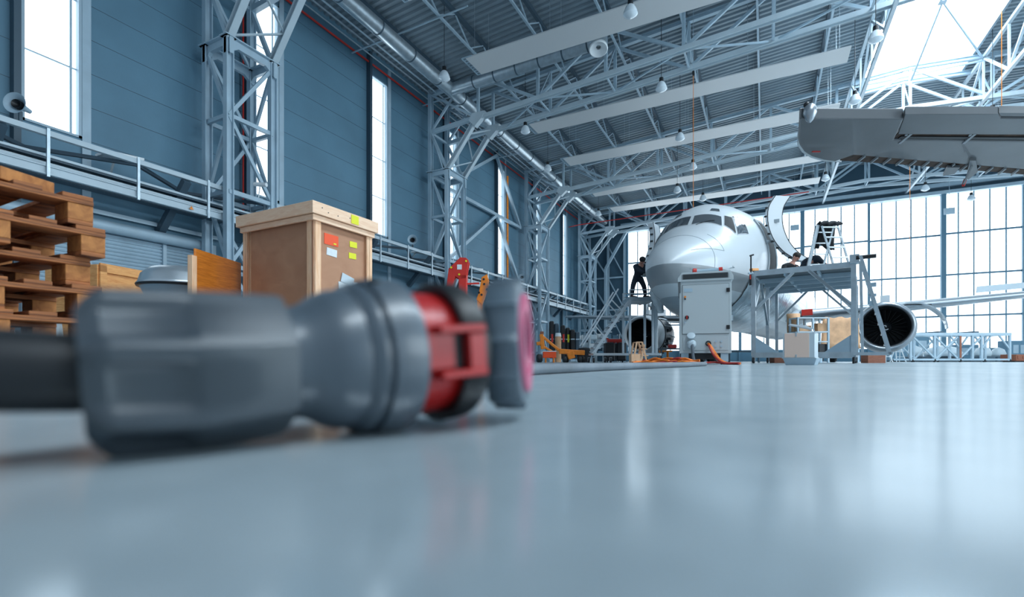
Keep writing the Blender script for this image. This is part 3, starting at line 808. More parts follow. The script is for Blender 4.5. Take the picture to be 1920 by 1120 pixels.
# cabin windows and the front doorways
for sg in (1, -1):
    for k in range(18):
        s = 7.0 + .55 * k
        if 11.5 < s < 12: continue
        patch('cabin_window', [(s, sg * 1.36), (s + .25, sg * 1.36), (s + .25, sg * 1.17), (s, sg * 1.17)], M['glass'], ac, .01, 2)
    d = patch('doorway', [(4.55, sg * 1.90), (5.45, sg * 1.90), (5.45, sg * .87), (4.55, sg * .87)], M['shelldark'], ac, .012, 10)
    fr = MB(); cs = [(4.55, 1.9), (4.55, .87), (5.45, .87), (5.45, 1.9)]
    for q in range(4):
        a, c = cs[q], cs[(q + 1) % 4]
        fr.path([fpt(a[0] + (c[0] - a[0]) * i / 8, sg * (a[1] + (c[1] - a[1]) * i / 8), .02) for i in range(9)], .035, 6)
    fr.build('door_frame', M['wingm'], d, world=False)
# opened front doors
def open_door(pix, d, wv, th, label):
    line = [P3(px, py, d) for px, py in pix]
    pts = []
    for k in range(len(line) - 1):
        for i in range(4): pts.append(lerp(line[k], line[k + 1], i / 4))
    pts.append(line[-1])
    for _ in range(3):
        pts = [pts[0]] + [(pts[i - 1] + pts[i] * 2 + pts[i + 1]) / 4 for i in range(1, len(pts) - 1)] + [pts[-1]]
    wv = Vector(wv); n = len(pts)
    nr = []
    for i in range(n):
        t = (pts[min(i + 1, n - 1)] - pts[max(i - 1, 0)]).normalized(); nr.append(t.cross(wv).normalized() * th)
    rings = [[pts[i], pts[i] + wv, pts[i] + wv + nr[i], pts[i] + nr[i]] for i in range(n)]
    dr = MB().loft(rings).build('cabin_door', M['fus'], ac, smooth=False, bevel=.02); dr['label'] = label
    mb = MB()
    for i in range(2, n - 1, 2):
        c = pts[i] + nr[i] * .5; mb.box(c - wv.normalized() * .01, (.09, .05, .05))
    mb.each('door_latch', M['black'], dr)
    mb = MB(); mb.path([p + wv * .02 + nr[i] * 1.01 for i, p in enumerate(pts)], .012, 5); mb.path([p + wv * .98 + nr[i] * 1.01 for i, p in enumerate(pts)], .012, 5)
    mb.each('door_seal', M['black'], dr)
    i = n // 3; c = pts[i] + wv * .5 + nr[i] * 1.05
    MB().box(c, (.22, .04, .10)).build('door_handle', M['wingm'], dr)
    return dr
open_door([(1449, 368), (1434, 390), (1434, 425), (1446, 455), (1466, 478), (1492, 492)], 15.3, (.42, .30, 0), .12, 'opened curved cabin door right of the cockpit')
open_door([(1214, 420), (1218, 440), (1216, 466), (1206, 492), (1194, 514)], 17.6, (.10, .62, 0), .20, 'opened curved cabin door seen edge-on left of the nose')
MB().path([aL(fpt(4.5, 1.3)), P3(1450, 452, 15.4), P3(1449, 440, 15.3)], .06, 8).build('door_hinge_arm', M['wingm'], ac, smooth=True)
MB().path([aL(fpt(4.5, -1.3)), P3(1222, 470, 17.6)], .06, 8).build('door_hinge_arm', M['wingm'], ac, smooth=True)

# wings
def wing(sg, name='wing'):
    def secw(x, le, chord, z, th):
        pr = [(0, 0), (.02, .35), (.10, .75), (.30, 1), (.6, .75), (1, .05), (1, -.05), (.6, -.55), (.3, -.8), (.08, -.6), (.01, -.25)]
        return [Vector((sg * x, le + c * chord, z + t * th)) for c, t in pr]
    rings = [secw(1.2, 12.0, 5.6, 2.05, .34), secw(4.8, 14.0, 4.1, 2.40, .24), secw(13.5, 18.7, 1.5, 3.28, .09)]
    w = MB().loft(rings).build(name, M['wingm'], ac, world=False, smooth=True)
    mb = MB()
    mb.path([Vector((sg * 1.9, 12.36, 2.10)), Vector((sg * 4.7, 13.9, 2.36)), Vector((sg * 13.4, 18.65, 3.24))], [.17, .13, .06], 10)
    mb.build('leading_edge_slat', M['inlet'], w, world=False, smooth=True)
    return w
wr = wing(1); wl_ = wing(-1)
sp = MB().prism([(8.1, 16.6, 3.02), (11.8, 18.3, 3.38), (11.9, 18.7, 3.62), (8.2, 17.1, 3.34)], (0, .05, .02)).build('raised_spoiler', M['wingm'], wr, world=False)
MB().prism([(1.95, 12.25, 2.02), (2.35, 12.4, 2.05), (2.35, 12.3, 2.30), (1.95, 12.2, 2.28)], (0, -.16, 0)).build('red_cover', M['red'], wr, world=False)

# engines
def engine(sg, open_cowl):
    o = Vector((sg * 4.83, 10.88, 1.39)); ax = (0, 1, 0)
    L = .8 if open_cowl else 3.2
    prof = [(.95, .70), (.55, .735), (.25, .76), (.08, .79), (.0, .83), (.02, .865), (.10, .905), (.35, .955), (.75, .985)]
    if not open_cowl: prof += [(1.15, 1.0), (2.0, 1.0), (2.8, .90), (3.3, .78)]
    e_ = MB().lathe(o, ax, prof, 56).build('engine_nacelle', M['fus'] if open_cowl else M['nacg'], ac, world=False, smooth='all')
    MB().lathe(o, ax, [(.16, .775), (.08, .787), (.0, .828), (-.006, .85), (.02, .869), (.10, .908), (.13, .918)], 56).build('inlet_lip', M['fus'] if open_cowl else M['inlet'], e_, world=False, smooth='all')  # open-cowl lip is white: its bright highlight is put into the colour
    MB().lathe(o, ax, [(.17, .765), (.55, .73), (.95, .695), (1.0, .69)], 48).build('inlet_duct', M['fan'], e_, world=False, smooth='all')
    mb = MB()
    for k in range(24):
        t = 2 * PI * k / 24; c, s = math.cos(t), math.sin(t)
        c2, s2 = math.cos(t + .22), math.sin(t + .22)
        mb.add([o + Vector((.2 * c, .92, .2 * s)), o + Vector((.70 * c, .84, .70 * s)), o + Vector((.70 * c2, .98, .70 * s2)), o + Vector((.2 * c2, .99, .2 * s2))], [(0, 1, 2, 3)])
    mb.each('fan_blade', M['fan'], e_, world=False)
    MB().lathe(o, ax, [(1.0, .01), (1.0, .72)], 40).build('fan_backplate', M['fan'], e_, world=False)
    MB().lathe(o, ax, [(.62, .005), (.70, .08), (.85, .17), (.95, .21)], 24).build('spinner', M['corem'], e_, world=False, smooth='all')
    sw = [o + Vector((( .02 + .012 * i) * math.cos(.62 * i) * 1.0, .60 + .011 * i, (.02 + .012 * i) * math.sin(.62 * i))) for i in range(10)]
    MB().path(sw, .017, 6).build('spinner_swirl', M['white'], e_, world=False)
    MB().prism([o + Vector((-.15, .8, .9)), o + Vector((.15, .8, .9)), o + Vector((.15, 3.4, 1.15)), o + Vector((-.15, 3.4, 1.15))], (0, 0, .35)).build('pylon', M['fus'], e_, world=False)
    if open_cowl:
        MB().lathe(o, ax, [(.76, .94), (1.9, .97), (2.5, .90), (2.9, .70), (3.6, .5)], 36).build('engine_core', M['corem'], e_, world=False, smooth='all')
        mb = MB()
        for k in range(26):
            t = random.uniform(0, 2 * PI); t2 = t + random.uniform(-.5, .5)
            a = o + Vector((.98 * math.cos(t), .85, .98 * math.sin(t))); c = o + Vector((.99 * math.cos(t2), 2.3, .99 * math.sin(t2)))
            mb.path([a, lerp(a, c, .5) + Vector((0, 0, random.uniform(-.04, .05))), c], random.uniform(.012, .03), 5)
        mb.each('engine_pipe', M['galv'], e_, world=False)
        mb = MB()
        for k in range(20):
            t = random.uniform(0, 2 * PI); s = random.uniform(1.3, 2.2)
            mb.box(o + Vector((.97 * math.cos(t), s, .97 * math.sin(t))), (.14, .2, .14), rz=random.random())
        mb.each('accessory_box', M['corem'], e_, world=False)
        MB().lathe(o, ax, [(.76, .93), (.78, 1.02), (.86, 1.02), (.86, .93)], 48).build('fan_case_ring', M['corem'], e_, world=False, smooth=True)
    else:
        # opened cowl panel arching up beside the nacelle
        mb = MB(); rings = []
        for j in range(15):
            t = math.radians(118 - 118 * j / 14)
            c = Vector((o.x + .85 + 1.02 * math.cos(t), o.y + 1.3, o.z - .10 + 1.02 * math.sin(t)))
            n = Vector((math.cos(t), 0, math.sin(t))) * .05
            w = Vector((0, 1.1, 0)) * (1 if j < 10 else 1 - (j - 9) * .12)
            rings.append([c, c + w, c + w + n, c + n])
        mb.loft(rings).build('open_cowl_panel', M['wingm'], e_, world=False, smooth=False)
        MB().bar(o + Vector((.35, 1.4, .9)), o + Vector((1.45, 1.5, .86)), .04).build('cowl_stay', M['black'], e_, world=False)
    return e_
engine(1, False); engine(-1, True)
# landing gear
def wheel(c, r, w, par, nm='wheel', rim=True):
    c = Vector(c)
    wh = MB().lathe(c - Vector((w / 2, 0, 0)), (1, 0, 0), [(0, r * .55), (0, r * .88), (w * .2, r), (w * .8, r), (w, r * .88), (w, r * .55), (0, r * .55)], 24).build(nm, M['rubber'], par, world=False, smooth=True)
    MB().lathe(c - Vector((w / 2 - .02, 0, 0)), (1, 0, 0), [(0, .02), (.02, r * .5), (w - .06, r * .5), (w - .04, .02)], 16).build('wheel_rim', M['alu'], wh, world=False)
ng = MB().tube((0, 4.6, 1.6), (0, 4.3, .35), .09, 12).build('nose_gear_strut', M['alu'], ac, world=False, smooth=True)
for sx in (-.2, .2): wheel((sx, 4.3, .345), .34, .19, ac)
for sg in (1, -1):
    MB().tube((sg * 2.6, 16.4, 2.0), (sg * 2.6, 16.4, .55), .12, 12).build('main_gear_strut', M['alu'], ac, world=False, smooth=True)
    for sx in (-.28, .28): wheel((sg * 2.6 + sx, 16.4, .53), .53, .34, ac)

# ---------------------------------------------------------------- wing of a second aircraft, overhead at the right
ZW = 4.3
def UP(px, py, z=ZW):
    d = (z - CAMH) / (HOR - py) * FPX; return W(px, d, z)
M['wingu'] = mat('grey_wing_underside', (0.115, 0.125, 0.135), 0.42, noise=0.08, nscale=1.5, coat=0.2)
M['wingp'] = mat('pale_wing_skin', (0.50, 0.55, 0.58), 0.3)
M['bay'] = mat('brown_primer_bay', (0.055, 0.028, 0.016), 0.7, noise=0.6, nscale=7)
M['rib'] = mat('grey_rib', (0.30, 0.33, 0.35), 0.5)
ow = thing('overhead_wing', 'grey underside of another airliner wing reaching in at the right above the viewer', 'wing', W(1750, 9.5, ZW))
def dih(p):  # the tip is the highest end
    return p
def plate(name, pix, mt, th=.18, dz=0.0, **kw):
    pts = [UP(px, py) + Vector((0, 0, dz)) for px, py in pix]
    return MB().prism(pts, (0, 0, th)).build(name, mt, ow, **kw)
tip = [(1499, 223), (1497, 262), (1500, 272), (1508, 284), (1522, 293), (1545, 300), (1566, 303)]
base = plate('wing_skin', tip + [(1600, 291), (1920, 318), (2060, 333), (2060, 268), (1920, 266), (1676, 263), (1694, 224)], M['wingu'], .20, bevel=.02)
plate('tip_edge', [(1497, 262), (1500, 272), (1508, 284), (1522, 293), (1545, 300), (1578, 304.5), (1545, 303), (1520, 296), (1504, 286), (1495, 272)], M['wingp'], .22, .0)
plate('aileron', [(1697, 218), (1872, 217.5), (1876, 226), (2060, 228), (2060, 256), (1684, 255)], M['wingu'], .14, .03, bevel=.01)
plate('inner_flap', [(1873, 217), (2060, 219), (2060, 225), (1877, 223)], M['wingu'], .12, .05)
plate('slot_bay', [(1684, 254), (2060, 257), (2060, 269), (1674, 265)], M['bay'], .02, .04)
plate('slot_spar', [(1690, 258), (2060, 261), (2060, 265), (1684, 262)], M['black'], .02, .015)
plate('leading_edge_bay', [(1590, 290), (2060, 333), (2060, 342), (1920, 329), (1700, 311), (1575, 303)], M['bay'], .02, .02)
mb = MB()
for k in range(17):
    px = 1608 + 24 * k; py = 291 + (px - 1600) * .0875
    a = UP(px + 14, py); c = UP(px, py + 11)
    mb.bar(a + Vector((0, 0, 0)), c + Vector((0, 0, 0)), .025, .06)
mb.each('slat_rib', M['rib'], ow)
mb = MB()
for px in (1690, 1810):
    mb.bar(UP(px + 18, 255) + Vector((0, 0, .05)), UP(px - 4, 268) + Vector((0, 0, 0)), .05, .05)
    mb.bar(UP(px + 10, 255) + Vector((0, 0, .05)), UP(px + 2, 268) + Vector((0, 0, .05)), .04, .05)
mb.each('flap_link', M['rib'], ow)
# wing tip lamp fairing standing over the trailing edge
c = UP(1518, 222)
t_ = MB().lathe(c + Vector((0, -.05, -.16)), (0, 0, 1), [(.06, .01), (.11, .06), (.22, .11), (.32, .10), (.38, .05), (.39, .01)], 16).build('tip_lamp_fairing', M['inlet'], ow, smooth=True)
MB().ball(c + Vector((-.05, -.06, .22)), .05, 10, 8).build('tip_lamp', M['black'], ow, smooth=True)
# hanging fairing and red streamer
f0 = UP(1822, 300)
MB().prism([UP(1818, 296), UP(1830, 296), UP(1833, 318), UP(1816, 332), UP(1812, 330)], (0, 0, -.06)).build('track_fairing', M['wingu'], ow)
q = P3(1812, 334, 11.0)
MB().bar(UP(1824, 306), P3(1806, 347, 10.6), .03).build('lock_rod', M['rib'], ow)
MB().bar(P3(1810, 337, 10.7), P3(1806, 348, 10.6), .045).build('red_streamer', M['red'], ow)
MB().prism([UP(1776, 310), UP(1800, 310), UP(1790, 322), UP(1768, 326)], (0, 0, -.05)).build('track_fairing', M['wingu'], ow)
a = UP(1530, 284); MB().box(a - Vector((0, 0, .006)), (.16, .04, .012), rz=YAW).build('red_marking', M['red'], ow)
# ================================================================== FOREGROUND
def C(r, d, z=0.0):
    """r metres right of and d metres in front of the viewer"""
    c, s = math.cos(YAW), math.sin(YAW)
    return Vector((r * c - d * s, r * s + d * c, z))
M['pgrey'] = mat('dark_grey_plug_plastic', (0.038, 0.052, 0.066), 0.40, noise=0.08, nscale=40, spec=0.9, coat=0.35)
M['pgrey2'] = mat('mid_grey_plug_plastic', (0.075, 0.10, 0.125), 0.38, noise=0.06, nscale=40, spec=0.8, coat=0.25)
M['pcap'] = mat('blue_grey_plug_cap', (0.10, 0.14, 0.175), 0.4, spec=0.7)
M['pblack'] = mat('black_bayonet_ring', (0.012, 0.014, 0.016), 0.42)
M['pred'] = mat('red_socket_plastic', (0.42, 0.008, 0.008), 0.33, spec=0.6)
M['pink'] = mat('pink_red_seal', (0.60, 0.12, 0.22), 0.35)
M['cab'] = mat('black_cable_sheath', (0.008, 0.010, 0.013), 0.5)
M['hose'] = mat('grey_cable_sheath', (0.14, 0.17, 0.20), 0.55, noise=0.25, nscale=3, bump=0.3, bscale=6)

UD = Vector((C(.755, .656) - C(0, 0)).normalized())          # plug axis
def AX(s, z=None):
    """point on the plug axis"""
    zz = .0575 + (.0705 - .0575) * max(0, min(1, s / .171)) if z is None else z
    return C(-.2413 + .755 * s, .36 + .656 * s, zz)
UA = (AX(.171) - AX(0)).normalized()
pl = thing('cable_connector', 'big dark grey industrial power connector with red socket lying on the floor in front', 'power connector', C(-.17, .42, 0))
_, SA, UU = frame_of(UA)
def polyring(c, rad, n, rot=0.0, groove=None):
    pts = []
    for i in range(n):
        t = 2 * PI * i / n + rot
        r = rad * (groove(t - rot) if groove else 1)
        pts.append(c + SA * (r * math.cos(t)) + UU * (r * math.sin(t)))
    return pts
# gland nut: ten flats with scooped grips towards the cable
NF = 7
rd0 = -C(0, 0) + C(0, -.36) ; rd0 = (rd0 - UA * rd0.dot(UA)).normalized()
rd0 = (rd0 * math.cos(math.radians(12)) + Vector((0, 0, 1)) * math.sin(math.radians(12))).normalized()
ROT0 = math.atan2(rd0.dot(UU), rd0.dot(SA))
def gro(depth, sharp=True):
    def f(t):
        k = (t * NF / (2 * PI)) % 1.0
        a = (k - .5) * 2 * PI / NF
        flat = math.cos(PI / NF) / math.cos(a) + .035           # polygon with softened corners
        sc = depth * max(0, min(1, (.36 - abs(k - .5)) / .09))
        return 1 + (flat - 1) * .85 - sc
    return f
rings = []
for s, r, dp in [(-.054, .036, 0), (-.056, .042, .0), (-.051, .050, .05), (-.044, .0565, .10), (-.040, .0570, .13), (-.004, .0592, .13), (.004, .0595, .03), (.007, .0596, 0), (.062, .0565, 0), (.067, .0545, 0), (.068, .047, 0)]:
    rings.append(polyring(AX(s), r, 140, ROT0, gro(dp)))
MB().loft(rings, caps=False).build('gland_nut', M['pgrey'], pl, smooth=True)
MB().lathe(AX(-.055), UA, [(0, .037), (.03, .036), (.03, .001)], 32).build('gland_mouth', M['pblack'], pl)
mb = MB(); p = AX(.069)
for t in (.31 + 2 * PI * 5 / NF, ): pass
# cable running out of the frame to the left
cp = [AX(-.030), AX(-.06), AX(-.10, .060)]
e1 = AX(-.10, .060)
for k in range(1, 12): cp.append(e1 + (C(-.085 * k, -.030 * k - .0015 * k * k) - C(0, 0)) + Vector((0, 0, -.0030 * k)))
MB().path(cp, .0262, 28).build('cable', M['cab'], pl, smooth=True)
# body
MB().lathe(AX(0), UA, [(.060, .044), (.074, .0455), (.085, .0485), (.096, .0560), (.106, .0600), (.118, .0615), (.124, .0615)], 64).build('body_shell', M['pgrey2'], pl, smooth='all')
MB().lathe(AX(0), UA, [(.120, .0610), (.124, .0660), (.130, .0680), (.1305, .0660), (.137, .0655), (.1375, .0700), (.148, .0715), (.1650, .0715), (.1680, .0700), (.1680, .058)], 72).build('collar_ring', M['pgrey2'], pl, smooth=True)
mb = MB()
for t, s in ((2.15, .108), (3.35, .143), (1.2, .143), (4.6, .143)):
    rd = SA * math.cos(t) + UU * math.sin(t); rr = .060 if s < .12 else .0705
    mb.tube(AX(s) + rd * (rr - .003), AX(s) + rd * (rr + .0022), .0052, 12)
mb.each('screw', M['pblack'], pl, smooth=True)
# red socket insert, hollow, with a keyed boss facing the viewer
zc = .0705
MB().lathe(AX(0), UA, [(.162, .0600), (.2200, .0585), (.2250, .0570), (.2250, .0520), (.19, .0515), (.19, .001)], 64).build('socket_insert', M['pred'], pl, smooth=True)
ins = pl.children[-1]
toC = (C(0, 0) - AX(.22)).normalized()
rdv = (toC - UA * toC.dot(UA)); rdv.z = 0; rdv = (rdv - UA * rdv.dot(UA)).normalized()      # radial direction towards the viewer
upv = UA.cross(rdv).normalized()
if upv.z < 0: upv = -upv
def rbox(mb, s0, s1, h0, h1, r0, r1):
    c = AX((s0 + s1) / 2, zc) + upv * ((h0 + h1) / 2) + rdv * ((r0 + r1) / 2)
    Mx = Matrix((UA, upv, rdv)).transposed()
    mb.box(c, (abs(s1 - s0), abs(h1 - h0), abs(r1 - r0)), mtx=Mx)
mb = MB(); rbox(mb, .178, .2275, .020, .027, .046, .0725); mb.build('guide_rib', M['pred'], ins, bevel=.0015)
mb = MB(); rbox(mb, .178, .2275, -.020, -.013, .046, .0725); mb.build('guide_rib', M['pred'], ins, bevel=.0015)
mb = MB(); rbox(mb, .209, .2270, -.013, .020, .046, .0712); mb.build('key_boss', M['pred'], ins, bevel=.001)
mb = MB(); rbox(mb, .198, .2125, -.012, .019, .050, .0605); mb.build('key_slot', M['pblack'], ins)
mb = MB(); rbox(mb, .170, .198, -.013, .020, .046, .0625); mb.build('key_base', M['pred'], ins, bevel=.001)
for k in range(5):
    t = 2 * PI * k / 5 + .4
    q = AX(.20, zc) + SA * (.03 * math.cos(t)) + UU * (.03 * math.sin(t))
    MB().tube(q, q + UA * .028, .007, 12).build('contact_sleeve', M['pblack'], ins, smooth=True)
# black bayonet ring round the mouth
MB().lathe(AX(0), UA, [(.211, .0590), (.209, .0670), (.212, .0695), (.232, .0695), (.236, .0680), (.236, .0585), (.232, .0575)], 72).build('bayonet_ring', M['pblack'], pl, smooth=True)
# hinged sealing cap, swung open on the viewer's side
CC = C(-.0025, .537, .084)
NC = (C(.985, -.13) - C(0, 0)); NC.z = .03; NC.normalize()
_, SC_, UC = frame_of(NC)
def cring(s, r, n=96):
    pts = []
    for i in range(n):
        t = 2 * PI * i / n + .13
        k = (t * 12 / (2 * PI)) % 1.0; a = (k - .5) * 2 * PI / 12
        fl = math.cos(PI / 12) / math.cos(a)
        if k < .09 or k > .91: fl += .045
        pts.append(CC + NC * s + SC_ * (r * fl * math.cos(t)) + UC * (r * fl * math.sin(t)))
    return pts
cap = MB().loft([cring(-.019, .056), cring(-.019, .0650), cring(-.016, .0678), cring(.012, .0690), cring(.016, .0670), cring(.0165, .054), cring(.010, .052)], caps=True).build('sealing_cap', M['pcap'], pl, smooth=True)
MB().lathe(CC, NC, [(.012, .0540), (.0205, .0525), (.0205, .036), (.012, .034), (.012, .001)], 48).build('rubber_seal', M['pink'], cap, smooth=True)
MB().lathe(CC, NC, [(.0125, .001), (.0125, .030), (.0150, .031), (.0150, .034), (.0128, .035)], 40).build('cap_disc', M['pcap'], cap, smooth=True)
hp = AX(.232, .075) + rdv * .062
MB().bar(hp - upv * .012, hp + upv * .012, .008, .012).build('hinge_lug', M['pblack'], pl)
q = CC + SC_ * 0; nearp = CC - NC * .016 + (rdv * .050)
MB().path([AX(.230, .100), AX(.250, .105) , CC - NC * .014 + Vector((0, 0, .03))], .005, 8).build('hinge_arm', M['pblack'], cap, smooth=True)

# grey supply cable on the floor: from behind the connector to the pile of orange leads
pts = [C(-1.19, .06, .026), C(-1.6, .25, .026), C(-1.95, .75, .026), C(-1.6, 1.2, .026), C(-1.0, 1.32, .026), C(-.42, 1.42, .026), C(-.15, 1.62, .026), C(.04, 1.98, .026)]
for px, d in ((1000, 2.25), (1060, 2.60), (1120, 3.1), (1180, 3.65), (1240, 4.35), (1290, 5.2), (1316, 6.0)):
    p = W(px, d); pts.append(Vector((p.x, p.y, .027)))
a = pts[-1]
pts += [W(1322, 6.5, .026), W(1308, 6.9, .026), W(1270, 7.3, .026), W(1230, 7.6, .026), W(1200, 7.8, .026)]
sm = []
for k in range(len(pts) - 1):
    p0 = pts[max(k - 1, 0)]; p1 = pts[k]; p2 = pts[k + 1]; p3 = pts[min(k + 2, len(pts) - 1)]
    for i in range(5):
        t = i / 5
        sm.append(.5 * ((2 * p1) + (p2 - p0) * t + (2 * p0 - 5 * p1 + 4 * p2 - p3) * t * t + (3 * p1 - p0 - 3 * p2 + p3) * t ** 3))
sm.append(pts[-1])
o = MB().path(sm, .0255, 14).build('power_cable', M['hose'], smooth=True)
tag(o, 'thick grey power cable snaking over the floor from behind the connector', 'cable')

# ---------------------------------------------------------------- wooden crate
Cn, Cl, Cr_ = C(-2.02, 5.0), C(-3.14, 5.55), C(-1.58, 5.84)
ex = (Cr_ - Cn); LX = ex.length; ey = (Cl - Cn); LY = ey.length
ang = math.atan2(ex.y, ex.x)
crate = thing('wooden_crate', 'tall shipping crate of brown board and pale pine posts with coloured stickers', 'crate', Cn, ang)
H = 1.70
# local frame: x along the right-hand face, y along the left-hand face
def B(n, x0, x1, y0, y1, z0, z1, mt, par=crate, bev=.004):
    return MB().box(((x0 + x1) / 2, (y0 + y1) / 2, (z0 + z1) / 2), (abs(x1 - x0), abs(y1 - y0), abs(z1 - z0))).build(n, mt, par, world=False, bevel=bev)
i_ = .055
B('floor_pallet', .05, LX - .05, .05, LY - .05, .10, .16, M['pine'])
for x in (.08, LX / 2 - .05, LX - .18): B('skid', x, x + .10, .04, LY - .04, 0, .10, M['pine'])
B('side_board', i_ + .025, LX - i_ - .025, i_ + .03, i_ + .045, .12, H - .12, M['chip'])
B('side_board', i_ + .03, i_ + .045, i_ + .025, LY - i_ - .025, .12, H - .12, M['chip'])
B('side_board', LX - i_ - .045, LX - i_ - .03, i_, LY - i_, .12, H - .12, M['chip'])
B('side_board', i_, LX - i_, LY - i_ - .045, LY - i_ - .03, .12, H - .12, M['chip'])
B('board_batten', i_ + .03, LX - .2, i_ + .046, i_ + .06, .80, .81, M['chip'])
for x, y in ((i_, i_), (LX - i_ - .09, i_), (i_, LY - i_ - .09), (LX - i_ - .09, LY - i_ - .09)):
    B('corner_post', x, x + .10, y, y + .03, .06, H - .17, M['pine']); B('corner_post', x, x + .03, y, y + .10, .06, H - .17, M['pine'])
for z0, z1, e0, nm in ((H - .125, H, 0, 'lid_plank'), (H - .185, H - .125, .03, 'upper_rail')):
    w = .028
    B(nm, e0, LX - e0, e0, e0 + w, z0, z1, M['pineh']); B(nm, e0, LX - e0, LY - e0 - w, LY - e0, z0, z1, M['pineh'])
    B(nm, e0, e0 + w, e0 + w, LY - e0 - w, z0, z1, M['pineh']); B(nm, LX - e0 - w, LX - e0, e0 + w, LY - e0 - w, z0, z1, M['pineh'])
B('lid_sheet', .03, LX - .03, .03, LY - .03, H - .05, H - .02, M['pineh'])
M['osticker'] = mat('orange_red_label', (0.90, 0.085, 0.012), 0.5)
M['paper'] = mat('white_paper', (0.72, 0.76, 0.78), 0.7, noise=.06, nscale=20)
M['pocket'] = mat('plastic_pocket', (0.55, 0.62, 0.66), 0.15, spec=.8)
def stk(name, x0, x1, z0, z1, mt, tilt=0.0, y=i_ + .03, lab=None):
    c = Vector(((x0 + x1) / 2, y - .003, (z0 + z1) / 2))
    o = MB().box(c, (x1 - x0, .004, z1 - z0), mtx=Matrix.Rotation(tilt, 3, 'Y')).build(name, mt, crate, world=False)
    if lab: o['label'] = lab
    return o
s0 = i_ + .10; w_ = LX - 2 * i_ - .2
stk('hazard_label', s0 + .10 * w_, s0 + .40 * w_, 1.31, 1.425, M['osticker'], lab='orange red rectangular label')
stk('label_mark', s0 + .29 * w_, s0 + .35 * w_, 1.325, 1.34, M['yellow'], y=i_ + .026)
stk('paper_label', s0 + .15 * w_, s0 + .37 * w_, 1.195, 1.275, M['paper'], .06, lab='small white paper label')
stk('yellow_label', s0 + .66 * w_, s0 + .83 * w_, 1.35, 1.415, M['yellow'], -.03)
stk('yellow_label', s0 + .64 * w_, s0 + .81 * w_, 1.22, 1.285, M['yellow'], -.03)
stk('document_pocket', s0 + .42 * w_, s0 + .86 * w_, 0.71, 0.95, M['paper'], -.10, lab='white paper in a torn plastic pocket')
stk('plastic_flap', s0 + .46 * w_, s0 + .74 * w_, .92, 1.02, M['pocket'], .25, y=i_ + .024)
o = stk('yellow_label', LX * .545, LX * .66, H - .11, H - .015, M['yellow'], y=-.001)
mb = MB()
for x, z in ((.12, 1.65), (.2, 1.62), (.5, 1.64), (.33, 1.62), (.62, 1.61)): mb.tube((x, .001, z), (x, -.003, z), .006, 8)
for x, z in ((LX - i_ - .045, .80), (LX - i_ - .055, .70)): mb.tube((x, i_, z), (x, i_ - .004, z), .012, 8)
mb.each('nail_head', M['black'], crate, world=False)

# ---------------------------------------------------------------- pallet stack
def pallet_proto():
    t = thing('wooden_pallet', 'x', 'pallet', (0, 0, 0), 0, 'stacked wooden pallets')
    L_, Wd = 1.2, .8                      # x and y
    for y in (.05, .40, .75):
        B('bottom_board', 0, L_, y - .05, y + .05, 0, .022, M['palletw'], t, .003)
        for x in (.07, .60, 1.13):
            B('block', x - .07, x + .07, y - .05, y + .05, .022, .100, M['blockw'], t, .003)
    for x in (.0, .53, 1.06):
        B('cross_board', x, x + .145, 0, Wd, .100, .122, M['palletw'], t, .003)
    for k, y in enumerate((.0, .17, .34, .51, .68)):
        B('top_board', 0, L_, y, y + (.12 if k % 2 == 0 else .10), .122, .144, M['palletw'], t, .003)
    return t
pp = None
corner = W(185, 2.44)                       # right far corner of the stack
words = ['bottom pallet of the brown stack at the left, nearest the floor', 'weathered brown pallet second from the bottom of the stack at the left', 'weathered brown pallet third from the bottom of the stack at the left',
         'weathered brown pallet third from the top of the stack at the left', 'brown pallet second from the top of the stack at the left', 'topmost brown wooden pallet of the stack at the left edge']
offs = [(-.02, .0, .02), (.05, .02, .0), (.0, .05, -.03), (-.03, -.03, .02), (.02, .02, .01), (.0, .0, -.015)]
for k in range(6):
    dx, dy, da = offs[k]
    loc = Vector((corner.x - 1.2 + dx - .02, corner.y - .8 + dy, .0 + .1445 * k))
    if pp is None: pp = pallet_proto(); pp.location = loc; pp.rotation_euler.z = da; pp['label'] = words[k]
    else: dup(pp, loc, da, label=words[k])
# loose blocks lying on top of the stack
for (dx, dy), l in (((-.16, -.25), 'loose brown wood block lying near the edge of the top pallet'), ((-.45, -.50), 'loose brown wood offcut farther back on top of the pallet stack')):
    o = MB().box((corner.x + dx, corner.y + dy, .867 + .03), (.14, .22, .058), rz=.3).build('wood_offcut', M['blockw'], bevel=.004)
    tag(o, l, 'wood block')

# ---------------------------------------------------------------- low boxes between pallets and crate
pa, pb = P3(185, 493, 6.6), P3(303, 507, 7.6)
z1 = pa.z
bx = thing('plywood_box', 'low open box of pale plywood between the pallets and the crate', 'box', W(245, 7.2, 0), 0)
a = Vector((pa.x, pa.y, 0)); c = Vector((W(330, 7.75).x, W(330, 7.75).y, 0)); dr = (c - a).normalized(); nn = Vector((-dr.y, dr.x, 0))
def wallp(nm, p, q, z0, z1, th, mt, par): 
    d_ = (q - p).normalized(); n_ = Vector((-d_.y, d_.x, 0)) * th
    return MB().prism([p + Vector((0, 0, z0)), q + Vector((0, 0, z0)), q + Vector((0, 0, z1)), p + Vector((0, 0, z1))], n_).build(nm, mt, par, bevel=.004)
wallp('box_panel', a, c, .05, z1 - .02, .02, M['plate'], bx)
for t in (0, .90):
    p = lerp(a, c, t) - nn * .03; wallp('box_post', p, p + dr * .09, .0, z1 - .02, .03, M['plate'], bx)
wallp('box_rail', a - nn * .03, c - nn * .03, z1 - .12, z1, .03, M['plate'], bx)
wallp('box_panel', a + nn * .9, c + nn * .9, .05, z1 - .02, .02, M['plate'], bx)
